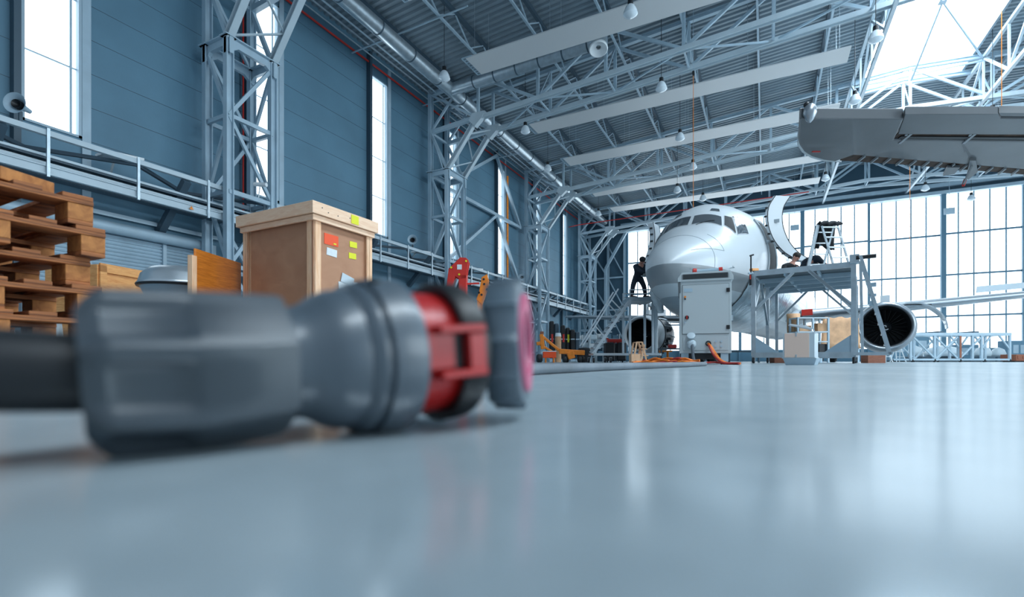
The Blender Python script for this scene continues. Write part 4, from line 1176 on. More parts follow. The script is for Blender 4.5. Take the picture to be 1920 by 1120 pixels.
wallp('box_end', a, a + nn * .9, .05, z1 - .02, .02, M['plate'], bx); wallp('box_end', c, c + nn * .9, .05, z1 - .02, .02, M['plate'], bx)

pa = P3(366, 466, 5.0); z1 = pa.z
a = W(367, 5.0); c = W(452, 5.75); dr = (c - a).normalized(); nn = (W(374, 6) - W(372, 5)).normalized()
bx = thing('orange_plywood_box', 'open box of shiny orange plywood standing right behind the crate', 'box', W(405, 5.6, 0), 0)
wallp('box_panel', a, c, .04, z1, .018, M['ply'], bx)
wallp('box_panel', a + nn * .6, c + nn * .6, .04, z1, .018, M['ply'], bx)
wallp('box_end', a, a + nn * .6, .04, z1, .018, M['ply'], bx)
p = a - nn * .03 - dr * .05; wallp('corner_post', p, p + dr * .07, 0, z1 - .08, .05, M['pine'], bx)
wallp('box_end', c, c + nn * .6, .04, z1, .018, M['ply'], bx)

# grey rounded cover on a stand between the two boxes
cc = W(335, 6.2); R_ = .42
t = thing('engine_cowl_cover', 'grey rounded metal cover like a dome between the two plywood boxes', 'metal cover', (cc.x, cc.y, 0))
zt = Zat(501, 6.2); zm = Zat(536, 6.2)
MB().lathe((cc.x, cc.y, zm), (0, 0, 1), [(-.02, R_ * 1.02), (.0, R_ * 1.04), (.02, R_), ((zt - zm) * .5, R_ * .93), ((zt - zm) * .85, R_ * .72), ((zt - zm) * .98, R_ * .4), (zt - zm, .01)], 40).build('dome', M['alu'], t, smooth='all')
MB().lathe((cc.x, cc.y, zm), (0, 0, 1), [(-.03, R_ * .96), (-.12, R_ * .85), (-.4, R_ * .6), (-.42, .02)], 40).build('lower_shell', M['steel'], t, smooth='all')
MB().lathe((cc.x, cc.y, zm), (0, 0, 1), [(-.035, R_ * .9), (-.035, R_ * 1.03), (-.01, R_ * 1.05), (-.005, R_)], 40).build('rim_seal', M['black'], t)
for k in range(4):
    an = PI / 4 + k * PI / 2
    MB().tube((cc.x + .25 * math.cos(an), cc.y + .25 * math.sin(an), zm - .36), (cc.x + .34 * math.cos(an), cc.y + .34 * math.sin(an), 0), .02, 8).build('stand_leg', M['steel'], t)
# pale crate-like trestle under the left edge behind the pallets
t = thing('white_trestle', 'white metal trestle seen low behind the pallet stack', 'trestle', W(60, 4.2, 0))
for px in (20, 110):
    for s in (-1, 1):
        MB().bar(W(px, 4.2, .42), W(px + 12 * s, 4.2 + .2 * s, 0), .03).build('leg', M['white'], t)
MB().box(W(60, 4.2, .435), (1.0, .3, .03), rz=YAW).build('top_plate', M['white'], t)
# ================================================================== EQUIPMENT ROUND THE AIRCRAFT
M['cabinet'] = mat('light_grey_cabinet_paint', (0.50, 0.56, 0.58), 0.4)
M['cabline'] = mat('cabinet_shadow_gap', (0.10, 0.12, 0.13), 0.6)
M['ocab'] = mat('orange_cable_sheath', (0.85, 0.20, 0.015), 0.5, noise=0.25, nscale=12)
M['rcab'] = mat('dark_red_cable_sheath', (0.45, 0.035, 0.03), 0.5)
M['navy'] = mat('navy_workwear', (0.012, 0.022, 0.038), 0.8)
M['darkcloth'] = mat('black_cloth', (0.012, 0.014, 0.018), 0.9)
M['skin'] = mat('skin', (0.62, 0.30, 0.22), 0.5)
M['hair'] = mat('dark_hair', (0.03, 0.022, 0.018), 0.7)
M['whitecloth'] = mat('white_shirt_cloth', (0.75, 0.78, 0.80), 0.8)
M['cardb'] = mat('pale_cardboard', (0.80, 0.60, 0.50), 0.75)
M['kraft'] = mat('brown_masking_paper', (0.62, 0.36, 0.20), 0.7, noise=.25, nscale=3, bump=.8, bscale=4)
M['brownbox'] = wood('red_brown_wood', (0.25, 0.075, 0.04), (0.36, 0.13, 0.07), 0.6, (3, 3, 14))
M['fog'] = mat('clear_plastic_sheet', (0.62, 0.72, 0.78), 0.2, bump=1.0, bscale=6, spec=.9)
M['bluegrey'] = mat('blue_grey_machine', (0.12, 0.24, 0.33), 0.5)

def caster(par, c, r=.06, w=.035, world=True):
    c = Vector(c)
    w1 = MB().lathe(c + Vector((-w / 2, 0, r)), (1, 0, 0), [(0, .01), (0, r * .9), (.006, r), (w - .006, r), (w, r * .9), (w, .01)], 16).build('caster_wheel', M['rubber'], par, world=world, smooth=True)
    f = MB(); f.box(c + Vector((-w / 2 - .008, .01, r * 1.3)), (.006, r * .9, r * 1.3)); f.box(c + Vector((w / 2 + .008, .01, r * 1.3)), (.006, r * .9, r * 1.3)); f.box(c + Vector((0, .01, r * 2.0)), (w + .03, r * 1.2, .012))
    f.build('caster_fork', M['galv'], w1, world=world)

# ---------------------------------------------------------------- ground power cabinet
dC = 9.0
rzC = YAW - math.radians(19)
cb = thing('power_cabinet', 'tall light grey ground power cabinet standing before the aircraft nose', 'power cabinet', W(1322, dC, 0), rzC)
def X_(px): return (px - 1322) / FPX * dC * .93
def Z_(py): return Zat(py, dC)
def BC(n, x0, x1, y0, y1, z0, z1, mt, par=cb, bev=0.0):
    return MB().box(((x0 + x1) / 2, (y0 + y1) / 2, (z0 + z1) / 2), (abs(x1 - x0), abs(y1 - y0), abs(z1 - z0))).build(n, mt, par, world=False, bevel=bev)
xl, xr = X_(1273), X_(1371)
BC('cabinet_body', xl, xr, 0, .80, Z_(662.5), Z_(524), M['cabinet'], bev=.006)
o = MB().prism([(xl - .03, -.03, Z_(527)), (xr + .03, -.03, Z_(527)), (xr + .03, -.03, Z_(520)), (xr - .02, -.03, Z_(510)), (xl + .04, -.03, Z_(510)), (xl - .03, -.03, Z_(520))], (0, .86, 0)).build('hood', M['cabinet'], cb, world=False, bevel=.005)
BC('vent_opening', X_(1280), X_(1364), -.036, .0, Z_(523), Z_(513.5), M['black'], o)
mb = MB()
for k in range(6): mb.box((X_(1322), -.037, Z_(522.5 - 1.6 * k)), (.80, .004, .004))
mb.each('vent_slat', M['cabline'], o, world=False)
BC('hood_shadow_strip', xl - .02, xl + .02, -.02, .8, Z_(548), Z_(527), M['cabline'])
dr = BC('cabinet_door', X_(1279), X_(1366), -.018, .0, Z_(626), Z_(534), M['cabinet'], bev=.004)
BC('door_gap', X_(1278.3), X_(1366.7), -.004, .001, Z_(626.8), Z_(533.3), M['cabline'])
BC('name_plate', X_(1282), X_(1298), -.023, -.018, Z_(547), Z_(540), M['steel'], dr)
for py in (546, 614.5):
    mb = MB(); mb.box((X_(1364.5), -.026, Z_(py)), (.055, .02, .07)); o = mb.build('door_hinge', M['black'], dr, world=False)
def btn(n, px, py, r, mt, par=dr, dpt=.03):
    return MB().tube((X_(px), -.018 - dpt, Z_(py)), (X_(px), -.017, Z_(py)), r, 14).build(n, mt, par, world=False, smooth=True)
btn('pilot_lamp', 1284, 556, .018, M['orange']); btn('key_switch', 1284, 560, .014, M['black'])
k_ = btn('rotary_switch', 1287.5, 595, .036, M['black'])
MB().box((X_(1287.5), -.055, Z_(595)), (.018, .02, .06)).build('switch_handle', M['red'], k_, world=False)
btn('key_lock', 1283.5, 604, .014, M['steel'])
BC('lower_panel', X_(1280), X_(1365), -.012, 0, Z_(657), Z_(632), M['cabinet'], bev=.003)
BC('side_handle', xr, xr + .03, .05, .08, Z_(602), Z_(592), M['galv'])
s_ = MB().lathe((X_(1296), -.02, Z_(645)), (0, -1, -.25), [(0, .085), (.05, .085), (.06, .075), (.10, .07), (.14, .05), (.15, .001)], 24).build('wall_socket', M['steelw'], cb, world=False, smooth=True)
l_ = MB().lathe((X_(1295.5), -.05, Z_(631)), (0, -.75, .6), [(0, .001), (0, .07), (.03, .072), (.035, .06), (.035, .001)], 24).build('socket_lid', M['steelw'], s_, world=False, smooth=True)
MB().lathe((X_(1295.5), -.078, Z_(630)), (0, -.75, .6), [(0, .001), (.002, .02)], 20).build('lid_centre', M['white'], l_, world=False)
MB().lathe((X_(1295.5), -.077, Z_(630)), (0, -.75, .6), [(0, .022), (.003, .022), (.003, .052), (0, .053)], 24).build('lid_ring', M['red'], l_, world=False)
MB().path([(X_(1297), -.12, Z_(643)), (X_(1297.5), -.15, Z_(650)), (X_(1299), -.16, Z_(668)), (X_(1301), -.2, .05)], [.035, .03, .026, .026], 10).build('supply_lead', M['hose'], s_, world=False, smooth=True)
MB().lathe((X_(1328), -.012, Z_(644.5)), (0, -1, 0), [(0, .05), (.02, .048), (.02, .03), (0, .03)], 20).build('cable_gland', M['black'], cb, world=False, smooth=True)
for px, py in ((1342, 641), (1352, 641), (1342, 650), (1352, 650)): btn('outlet', px, py, .018, M['steel'], cb, .01)
BC('chassis', xl + .06, xr - .06, .05, .75, .10, Z_(662.5), M['black'])
for x in (xl + .10, xr - .12):
    for y in (.10, .66): caster(cb, (x, y, 0), .065, .04, world=False)
BC('foot_plate', xl + .03, xl + .16, .02, .12, .06, Z_(662.5), M['steel']); BC('foot_plate', xr - .18, xr - .05, .02, .12, .06, Z_(662.5), M['steel'])
# coupler lying on the hood
t = thing('cable_coupler', 'grey cable coupler with red ends lying on top of the power cabinet', 'cable coupler', W(1325, dC + .2, Z_(510)), rzC)
def lc(px, py, y=.0): return Vector((X_(px) - X_(1325), y, Zat(py, dC + .2) - Z_(510)))
zc_ = .055
MB().path([(X_(1303) - X_(1325), 0, zc_), (-.1, 0, zc_ - .002), (.1, 0, zc_), (X_(1350) - X_(1325), 0, zc_)], [.045, .035, .042, .045], 16).build('coupler_body', M['steel'], t, world=False, smooth=True)
MB().tube((X_(1298) - X_(1325), -.01, zc_ + .003), (X_(1305) - X_(1325), 0, zc_), .055, 16).build('red_plug_end', M['red'], t, world=False, smooth=True)
MB().tube((X_(1348) - X_(1325), 0, zc_), (X_(1355) - X_(1325), 0, zc_ + .003), .052, 16).build('red_plug_end', M['red'], t, world=False, smooth=True)
MB().bar((X_(1292) - X_(1325), .05, .12), (X_(1318) - X_(1325), .02, .02), .012).build('loose_strap', M['alu'], t, world=False)

# orange leads: bundle from the cabinet to the floor and the coil in front
def wire(pts, r, mtl, name, label, cat, group=None, n=6, dense=6):
    sm = []
    P = [Vector(p) for p in pts]
    for k in range(len(P) - 1):
        p0 = P[max(k - 1, 0)]; p1 = P[k]; p2 = P[k + 1]; p3 = P[min(k + 2, len(P) - 1)]
        for i in range(dense):
            t = i / dense
            sm.append(.5 * ((2 * p1) + (p2 - p0) * t + (2 * p0 - 5 * p1 + 4 * p2 - p3) * t * t + (3 * p1 - p0 - 3 * p2 + p3) * t ** 3))
    sm.append(P[-1])
    o = MB().path(sm, r, n).build(name, mtl, smooth=True)
    return tag(o, label, cat, group)
labs = ['upper orange lead curving from the cabinet outlet down to the floor', 'middle orange lead curving from the cabinet outlet down to the floor', 'lower orange lead curving from the cabinet outlet, ending in a red plug']
for k in range(3):
    oy = .03 * k; dz = .018 * k
    pts = [P3(1328, 644.5 + k * .8, dC - .02), P3(1333 - k, 650 + k, dC - .12 - oy), P3(1341 - 2 * k, 662 + k, dC - .2 - oy)]
    e_ = [W(1350 - 2 * k, dC - .35 - oy, .09), W(1362 - 3 * k, dC - .5 - oy, .03), W(1378 - 2 * k, dC - .6 - oy, .022), W(1388 - k, dC - .7 - oy, .022)]
    wire(pts + e_, .021, M['ocab'] if k < 2 else M['rcab'], 'orange_lead' if k < 2 else 'red_lead', labs[k].replace('lower orange', 'lower dark red'), 'cable')
coil_l = ['front', 'second', 'third', 'fourth', 'fifth', 'rear']
for k in range(6):
    d = 7.15 + .14 * k; pts = []
    for i in range(9):
        px = 1186 + k * 5 + (128 - 6 * k) * i / 8
        p = W(px, d + .10 * math.sin(i * 1.7 + k * 2), 0)
        p.z = .025 + .022 * (1 + math.sin(i * 1.3 + k * 1.9)) * (.6 + .5 * (k > 1)) + (.03 if i in range(2, 7) and k > 2 else 0)
        pts.append(p)
    wire(pts, .019, M['rcab'] if k in (1, 4) else M['ocab'], 'red_lead' if k in (1, 4) else 'orange_lead', f'{"dark red" if k in (1, 4) else "orange"} lead lying in the coil before the cabinet, {coil_l[k]} strand', 'cable', 'leads coiled before the cabinet')
wire([W(1322, 8.6, .03), W(1338, 8.8, .04), W(1352, 8.7, .03), W(1368, 8.4, .025), W(1385, 8.2, .025)], .02, M['rcab'], 'red_lead', 'dark red lead lying flat in front of the cabinet wheels', 'cable')

# ---------------------------------------------------------------- box on a grey tub
dB = 7.6
t = thing('equipment_bin', 'grey metal bin with a pale pink card front, standing alone on the floor', 'bin', W(1498, dB, 0), YAW - math.radians(38))
def xb(px): return (px - 1498) / FPX * dB * .84
def zb_(py): return max(0, Zat(py, dB))
def BB(n, x0, x1, y0, y1, z0, z1, mt, par=t, bev=0.003):
    return MB().box(((x0 + x1) / 2, (y0 + y1) / 2, (z0 + z1) / 2), (abs(x1 - x0), abs(y1 - y0), abs(z1 - z0))).build(n, mt, par, world=False, bevel=bev)
MB().loft([[Vector((xb(1471), .03, 0)), Vector((xb(1527), .03, 0)), Vector((xb(1527), .42, 0)), Vector((xb(1471), .42, 0))], [Vector((xb(1466), -.01, zb_(672))), Vector((xb(1532), -.01, zb_(672))), Vector((xb(1532), .46, zb_(672))), Vector((xb(1466), .46, zb_(672)))]]).build('tub_base', M['steel'], t, world=False, bevel=.004)
BB('bin_body', xb(1466), xb(1528), 0, .42, zb_(671), zb_(624), M['steelw'])
BB('bin_rim', xb(1464), xb(1530), -.012, .43, zb_(672.5), zb_(670.5), M['galv'])
BB('card_front', xb(1469.5), xb(1518), -.008, 0, zb_(670.5), zb_(625), M['cardb'])
BB('latch', xb(1491), xb(1494), -.016, -.008, zb_(631), zb_(622), M['galv']); BB('latch', xb(1491), xb(1494), -.016, -.008, zb_(671), zb_(665), M['galv'])
MB().prism([(xb(1470), .30, zb_(608)), (xb(1522), .05, zb_(620)), (xb(1530), .0, zb_(628)), (xb(1526), .05, zb_(620)), (xb(1505), .3, zb_(611)), (xb(1472), .4, zb_(606))], (0, .03, .02)).build('open_lid', M['alu'], t, world=False)

# ---------------------------------------------------------------- people
def skin_body(name, joints, bones, mt, par, sub=2):
    names = list(joints)
    me = bpy.data.meshes.new(name); o = bpy.data.objects.new(name, me); COL.objects.link(o)
    me.from_pydata([tuple(joints[n][0]) for n in names], [(names.index(a), names.index(b)) for a, b in bones], [])
    me.materials.append(mt); o.parent = par
    sk = o.modifiers.new('skin', 'SKIN')
    if not me.skin_vertices:
        return o
    for i, n in enumerate(names):
        r = joints[n][1]; r = r if isinstance(r, tuple) else (r, r)
        me.skin_vertices[0].data[i].radius = r
        me.skin_vertices[0].data[i].use_root = (i == 0)
    sk.use_smooth_shade = True
    s = o.modifiers.new('smooth', 'SUBSURF'); s.levels = sub; s.render_levels = sub
    return o
def person(label, loc, rz, J, cloth_top, cloth_leg, hairmt, cap=False, shoes=True):
    """J: joint name -> local position"""
    t = thing('person', label, 'person', loc, rz)
    V = {k: Vector(v) for k, v in J.items()}
    jt = {'pelvis': (V['pelvis'], (.14, .10)), 'waist': (lerp(V['pelvis'], V['chest'], .45), (.125, .09)), 'chest': (V['chest'], (.15, .11)),
          'neckb': (lerp(V['chest'], V['head'], .50), .06), 'neck': (lerp(V['chest'], V['head'], .66), .055), 'jaw': (lerp(V['chest'], V['head'], .86), .075), 'head': (V['head'], .095), 'crown': (V['head'] + (V['head'] - V['chest']).normalized() * .07, .075)}
    bn = [('pelvis', 'waist'), ('waist', 'chest'), ('chest', 'neckb'), ('neckb', 'neck'), ('neck', 'jaw'), ('jaw', 'head'), ('head', 'crown')]
    for s in 'LR':
        if 'elbow' + s in V:
            jt['sh' + s] = (V['sh' + s], .06); jt['el' + s] = (V['elbow' + s], .042); jt['wr' + s] = (V['wrist' + s], .03)
            hd = (V['wrist' + s] - V['elbow' + s]).normalized(); jt['pa' + s] = (V['wrist' + s] + hd * .08, (.04, .02))
            bn += [('chest', 'sh' + s), ('sh' + s, 'el' + s), ('el' + s, 'wr' + s), ('wr' + s, 'pa' + s)]
            side = hd.cross(Vector((0, 0, 1)));  side = side.normalized() if side.length > .1 else Vector((1, 0, 0))
            for f in range(4):
                b0 = V['wrist' + s] + hd * .09 + side * (.03 - .02 * f)
                jt[f'f{f}a' + s] = (b0 + hd * .03, .009); jt[f'f{f}b' + s] = (b0 + hd * (.075 - .006 * abs(f - 1.4)) + Vector((0, 0, -.02)), .008)
                bn += [('pa' + s, f'f{f}a' + s), (f'f{f}a' + s, f'f{f}b' + s)]
            jt['th' + s] = (V['wrist' + s] + hd * .07 + side * .055, .010); bn.append(('pa' + s, 'th' + s))
        if 'knee' + s in V:
            jt['hp' + s] = (V['hip' + s], .085); jt['kn' + s] = (V['knee' + s], .058); jt['an' + s] = (V['ankle' + s], .038)
            jt['to' + s] = (V['ankle' + s] + V['toe'] * .16 + Vector((0, 0, -.05)), (.04, .03))
            bn += [('pelvis', 'hp' + s), ('hp' + s, 'kn' + s), ('kn' + s, 'an' + s), ('an' + s, 'to' + s)]
    skin_body('body', jt, bn, M['skin'], t)
    # clothes: slightly looser skins over the same joints
    up = {'waist': (lerp(V['pelvis'], V['chest'], -.12), (.17, .14)), 'mid': (lerp(V['pelvis'], V['chest'], .6), (.165, .13)), 'chest': (V['chest'], (.19, .14)), 'neckb': (lerp(V['chest'], V['head'], .45), .085)}
    ub = [('waist', 'mid'), ('mid', 'chest'), ('chest', 'neckb')]
    for s in 'LR':
        if 'elbow' + s in V:
            up['sh' + s] = (V['sh' + s], .085); up['el' + s] = (V['elbow' + s], .065); up['cf' + s] = (lerp(V['elbow' + s], V['wrist' + s], .85), .05)
            ub += [('chest', 'sh' + s), ('sh' + s, 'el' + s), ('el' + s, 'cf' + s)]
    skin_body('jacket', up, ub, cloth_top, t)
    if 'kneeL' in V:
        lo = {'belt': (lerp(V['pelvis'], V['chest'], .35), (.15, .12)), 'pelvis': (V['pelvis'], (.17, .14))}; lb = [('belt', 'pelvis')]
        for s in 'LR':
            lo['hp' + s] = (V['hip' + s], .11); lo['kn' + s] = (V['knee' + s], .085); lo['cf' + s] = (lerp(V['knee' + s], V['ankle' + s], .97), .068)
            lb += [('pelvis', 'hp' + s), ('hp' + s, 'kn' + s), ('kn' + s, 'cf' + s)]
        skin_body('trousers', lo, lb, cloth_leg, t)
        for s in 'LR':
            a = V['ankle' + s]
            MB().path([a + Vector((0, 0, .02)) - V['toe'] * .05, a + Vector((0, 0, -.045)), a + V['toe'] * .10 + Vector((0, 0, -.055)), a + V['toe'] * .20 + Vector((0, 0, -.065))], [.06, .07, .065, .045], 10).build('shoe', M['black'], t, world=False, smooth=True)
    h = V['head']; ax = (V['head'] - V['chest']).normalized()
    f = V.get('face', Vector((0, -1, 0)))
    MB().ball(h + ax * .055 - f * .015, .105, 16, 10, (1, 1, .9)).build('cap' if cap else 'hair', hairmt, t, world=False, smooth=True)
    fs = f.cross(ax).normalized()
    for e in (-1, 1):
        MB().ball(h + f * .088 + fs * (.032 * e) - ax * .0, .012, 8, 6).build('eye', M['black'], t, world=False, smooth=True)
        MB().ball(h + fs * (.092 * e) - ax * .01, .025, 8, 6, (.6, .8, 1.2)).build('ear', M['skin'], t, world=False, smooth=True)
    MB().bar(h + f * .085 - ax * .01, h + f * .112 - ax * .045, .022, .02).build('nose', M['skin'], t, world=False)
    MB().bar(h + f * .092 - ax * .065 - fs * .022, h + f * .092 - ax * .065 + fs * .022, .008).build('mouth', M['rcab'], t, world=False)
    return t

# ---------------------------------------------------------------- rolling steps left of the nose
dS = 16.5
st = thing('rolling_steps', 'pale aluminium rolling access steps with platform left of the aircraft nose', 'access steps', W(1180, dS, 0), YAW)
def SP(px, py, dy=0.0):
    """steps frame: x to the right, y away, z up (size taken at the front of the steps)"""
    return Vector(((px - 1180) / FPX * dS, dy, Zat(py, dS)))
def sbar(n, a, b, w=.05, mt=None): return MB().bar(a, b, w).build(n, mt or M['alu'], st, world=False)
for px, dy in ((1181, 0), (1181, 1.0), (1224, 0), (1224, 1.0)):
    sbar('post', SP(px, 665, dy), SP(px, 562, dy), .075)
    sbar('rail_post', SP(px, 560, dy), SP(px, 543.5, dy), .04)
MB().box(SP(1203, 561, .5), (.86, 1.06, .13)).build('deck', M['galv'], st, world=False)
for dy in (0, 1.0): sbar('guard_rail', SP(1180, 543.5, dy), SP(1225, 543.5, dy), .035); sbar('guard_rail', SP(1180, 551, dy), SP(1225, 551, dy), .03)
for dy in (0, 1.0): sbar('base_beam', SP(1113, 664.5, dy), SP(1234, 664.5, dy), .07)
for px in (1114, 1225): sbar('cross_beam', SP(px, 664.5, 0), SP(px, 664.5, 1.0), .06)
for dy in (.1, .9):
    sbar('stringer', SP(1115, 661, dy), SP(1182, 563, dy), .09)
    sbar('handrail', SP(1094, 648, dy), SP(1160.5, 541, dy), .045)
    sbar('rail_stay', SP(1135, 632, dy), SP(1117, 611, dy), .035); sbar('rail_stay', SP(1168, 583, dy), SP(1148, 562, dy), .035)
for k in range(9):
    c = SP(1121 + 7.0 * k, 653 - 10.2 * k, .5); MB().box(c, (.24, .8, .035)).build('tread', M['alu'], st, world=False)
for px in (1113, 1145, 1205, 1228):
    for dy in (0, 1.0): caster(st, Vector(((px - 1180) / FPX * dS, dy, 0)), .09, .05, world=False)
MB().box(SP(1233, 610, .2), (.10, .16, 1.9)).build('lift_column', M['fog'], st, world=False, bevel=.02)
MB().box(SP(1232, 665, .2), (.30, .4, .10)).build('column_foot', M['alu'], st, world=False, bevel=.02)
fb = MB().ball(SP(1224, 550, .3), .30, 18, 10, (.9, .7, .8)).build('crumpled_plastic_bag', M['fog'], smooth='all') if False else None
t = thing('crumpled_plastic_bag', 'crumpled clear plastic sheet hanging at the right end of the rolling steps', 'plastic sheet', W(1226, dS, 2.15), YAW)
mb = MB(); rings = []
for j in range(10):
    z = .26 - .085 * j; rr = .22 * (1 - .07 * j) if j else .12
    rings.append([Vector((rr * (1 + .35 * math.sin(5 * a * 2 * PI / 20 + j)) * math.cos(a * 2 * PI / 20) + .02 * j, -.16 + rr * .5 * (1 + .3 * math.sin(3 * a + 2 * j)) * math.sin(a * 2 * PI / 20), z)) for a in range(20)])
mb.loft(rings); mb.build('sheet', M['fog'], t, world=False, smooth='all')

# the worker on the steps, bending to the door hinge
zD = Zat(561, dS) + .065
person('person in dark work clothes and cap standing on the rolling steps, reaching to the door', W(1197, dS + .5, zD), YAW, {
    'pelvis': (.0, .1, .76), 'chest': (.02, -.16, 1.08), 'head': (.03, -.40, 1.24), 'shL': (-.16, -.16, 1.08), 'shR': (.22, -.14, 1.06),
    'elbowL': (-.02, -.38, .88), 'wristL': (.20, -.44, .84), 'elbowR': (.48, -.26, .92), 'wristR': (.40, -.40, .66),
    'hipL': (-.09, .1, .72), 'hipR': (.10, .1, .72), 'kneeL': (-.20, -.02, .42), 'kneeR': (.20, .0, .42), 'ankleL': (-.21, .05, .10), 'ankleR': (.26, .05, .10), 'toe': (.6, -.8, 0), 'face': (.5, -.6, -.6)},
    M['navy'], M['navy'], M['darkcloth'], cap=True)
# the worker in white leaning over the far wing
pw_ = W(1219, 27.0, 2.42)
person('person in white shirt and red cap bending over the left wing behind the engine', pw_, YAW, {
    'pelvis': (.15, 0, .62), 'chest': (-.20, 0, .82), 'head': (-.52, 0, .78), 'shL': (-.22, -.17, .80), 'shR': (-.22, .17, .80),
    'elbowL': (-.28, -.20, .50), 'wristL': (-.20, -.20, .24), 'elbowR': (-.10, .20, .50), 'wristR': (-.05, .20, .24),
    'hipL': (.14, -.1, .58), 'hipR': (.14, .1, .58), 'kneeL': (.02, -.12, .32), 'kneeR': (.10, .12, .32), 'ankleL': (.20, -.1, .10), 'ankleR': (.30, .1, .10), 'toe': (-1, 0, 0), 'face': (-.6, -.1, -.75)},
    M['whitecloth'], M['navy'], M['red'], cap=True)

# ---------------------------------------------------------------- work dock right of the nose
fl = W(1413, 13.5, 0)
dk = thing('work_dock', 'large galvanised work platform on castors right of the aircraft nose', 'work platform', fl, -TH)
DX, DYD, DZ = 2.25, 4.3, 2.47
def db(n, a, b, w=.08, h=None, mt=None, par=dk): return MB().bar(a, b, w, h).build(n, mt or M['galv'], par, world=False)
M['deckp'] = mat('dark_deck_plate', (0.10, 0.13, 0.15), 0.5)
MB().box((DX / 2, DYD / 2, DZ - .03), (DX, DYD, .05)).build('deck_plate', M['deckp'], dk, world=False)
for x in (0, DX): db('deck_edge', (x, 0, DZ - .02), (x, DYD, DZ - .02), .06, .14)
for y in (0, DYD): db('deck_edge', (0, y, DZ - .02), (DX, y, DZ - .02), .06, .14)
for y in (.9, 1.8, 2.7, 3.6): db('deck_joist', (0, y, DZ - .12), (DX, y, DZ - .12), .06, .12, M['steel'])
for x in (.75, 1.5): db('deck_joist', (x, 0, DZ - .10), (x, DYD, DZ - .10), .05, .09, M['steel'])
for x in (0, DX):
    for y in (0, DYD * .55, DYD): db('post', (x, y, .2), (x, y, DZ), .11 if y == 0 else .09)
for x in (0, DX): db('base_beam', (x, 0, .22), (x, DYD, .22), .10)
for y in (0, DYD): db('base_beam', (0, y, .22), (DX, y, .22), .09, .14)
for x, s in ((0, 1), (DX, -1)):
    db('knee_brace', (x, 0, DZ - 1.05), (x + s * .95, 0, DZ - .08), .07); db('knee_brace', (x, 0, DZ - 1.05), (x, 1.2, DZ - .08), .06)
    db('knee_brace', (x, DYD, DZ - 1.05), (x + s * .9, DYD, DZ - .08), .06); db('knee_brace', (x, DYD * .55, DZ - 1.3), (x, DYD * .55 - 1.2, DZ - .08), .06)
    MB().prism([(x, -.02, .28), (x + s * .62, -.02, .28), (x, -.02, .75)], (0, .04, 0)).build('corner_gusset', M['steel'], dk, world=False)
db('front_diagonal', (DX - .0, 0, 1.35), (DX - .95, 0, DZ - .05), .07)
for x in (0, DX):
    for y in (0, DYD * .55, DYD): caster(dk, Vector((x, y, 0)), .085, .05, world=False)
MB().box((DX + .02, .0, DZ + .10), (.20, .22, .22)).build('corner_block', M['galv'], dk, world=False, bevel=.01)
# raking ladder frame on its right side
for y in (-.15, .55):
    db('rake_leg', (DX + .14, y, DZ + .15), (DX + .72, y, .22), .07); db('rake_post', (DX + .18, y, .22), (DX + .14, y, DZ), .06)
    db('rake_foot', (DX, y, .24), (DX + .74, y, .24), .07)
for k in range(8): db('rung', (DX + .20 + .06 * k, -.15, DZ - .2 - .26 * k), (DX + .20 + .06 * k, .55, DZ - .2 - .26 * k), .035)
MB().tube((DX + .05, -.1, DZ + .12), (DX + .45, -.1, DZ + .12), .05, 10).build('winch_handle', M['black'], dk, world=False)
mb = MB()
for z, r in ((1.9, .09), (1.65, .06), (1.45, .12)): mb.box((DX + .38, -.1, z), (.14, .12, r))
mb.each('clamp', M['steel'], dk, world=False)

# tools on the dock corner
t = thing('hand_clamp', 'black and red bar clamp hanging on the left corner of the work dock', 'clamp', W(1408, 13.4, Zat(520, 13.4)), 0)
MB().bar(P3(1408, 480, 13.4), P3(1408, 512, 13.4), .035).build('clamp_bar', M['black'], t)
MB().bar(P3(1406, 480, 13.4), P3(1413, 478, 13.4), .04).build('clamp_jaw', M['black'], t)
MB().bar(P3(1407, 515, 13.35), P3(1407, 535, 13.35), .055).build('clamp_handle', M['black'], t)
MB().bar(P3(1407, 516, 13.31), P3(1407, 524, 13.31), .03).build('red_mark', M['red'], t)
MB().bar(P3(1403, 513, 13.4), P3(1412, 512, 13.4), .04).build('clamp_screw', M['steel'], t)
t = tag(MB().bar(W(1408, 13.45, DZ + .08), W(1420, 13.55, DZ + .10), .10, .07).build('wood_wedge', M['plate'], bevel=.01), 'small orange wood wedge lying on the left corner of the work dock', 'wood block')

# step ladder and jacket on the deck
dL = 14.0
sl = thing('step_ladder', 'aluminium double step ladder standing on the work dock, jacket hung over it', 'step ladder', W(1555, dL, DZ), YAW)
def LP(px, py, dy=0.0): return Vector(((px - 1555) / FPX * dL, dy, Zat(py, dL) - DZ))
zf = LP(0, 497).z
def foot(v): v.z = .0; return v
for a, b, w in ((LP(1540, 421, 0), LP(1557, 495, -.25), .05), (LP(1570, 421, 0), LP(1586, 495, -.25), .05), (LP(1536, 421, .05), LP(1524, 495, .35), .08), (LP(1566, 421, .05), LP(1552, 495, .35), .05)):
    MB().bar(a, foot(b), w, w * .6).build('ladder_rail', M['alu'], sl, world=False)
for k in range(5):
    t_ = (k + .3) / 5
    a = lerp(LP(1540, 421, 0), foot(LP(1557, 495, -.25)), t_); b = lerp(LP(1570, 421, 0), foot(LP(1586, 495, -.25)), t_)
    MB().bar(a, b, .07, .035).build('ladder_tread', M['alu'], sl, world=False)
    if k < 4:
        a = lerp(LP(1536, 421, .05), foot(LP(1524, 495, .35)), t_ + .08); b = lerp(LP(1566, 421, .05), foot(LP(1552, 495, .35)), t_ + .08)
        MB().bar(a, b, .05, .03).build('ladder_tread', M['alu'], sl, world=False)
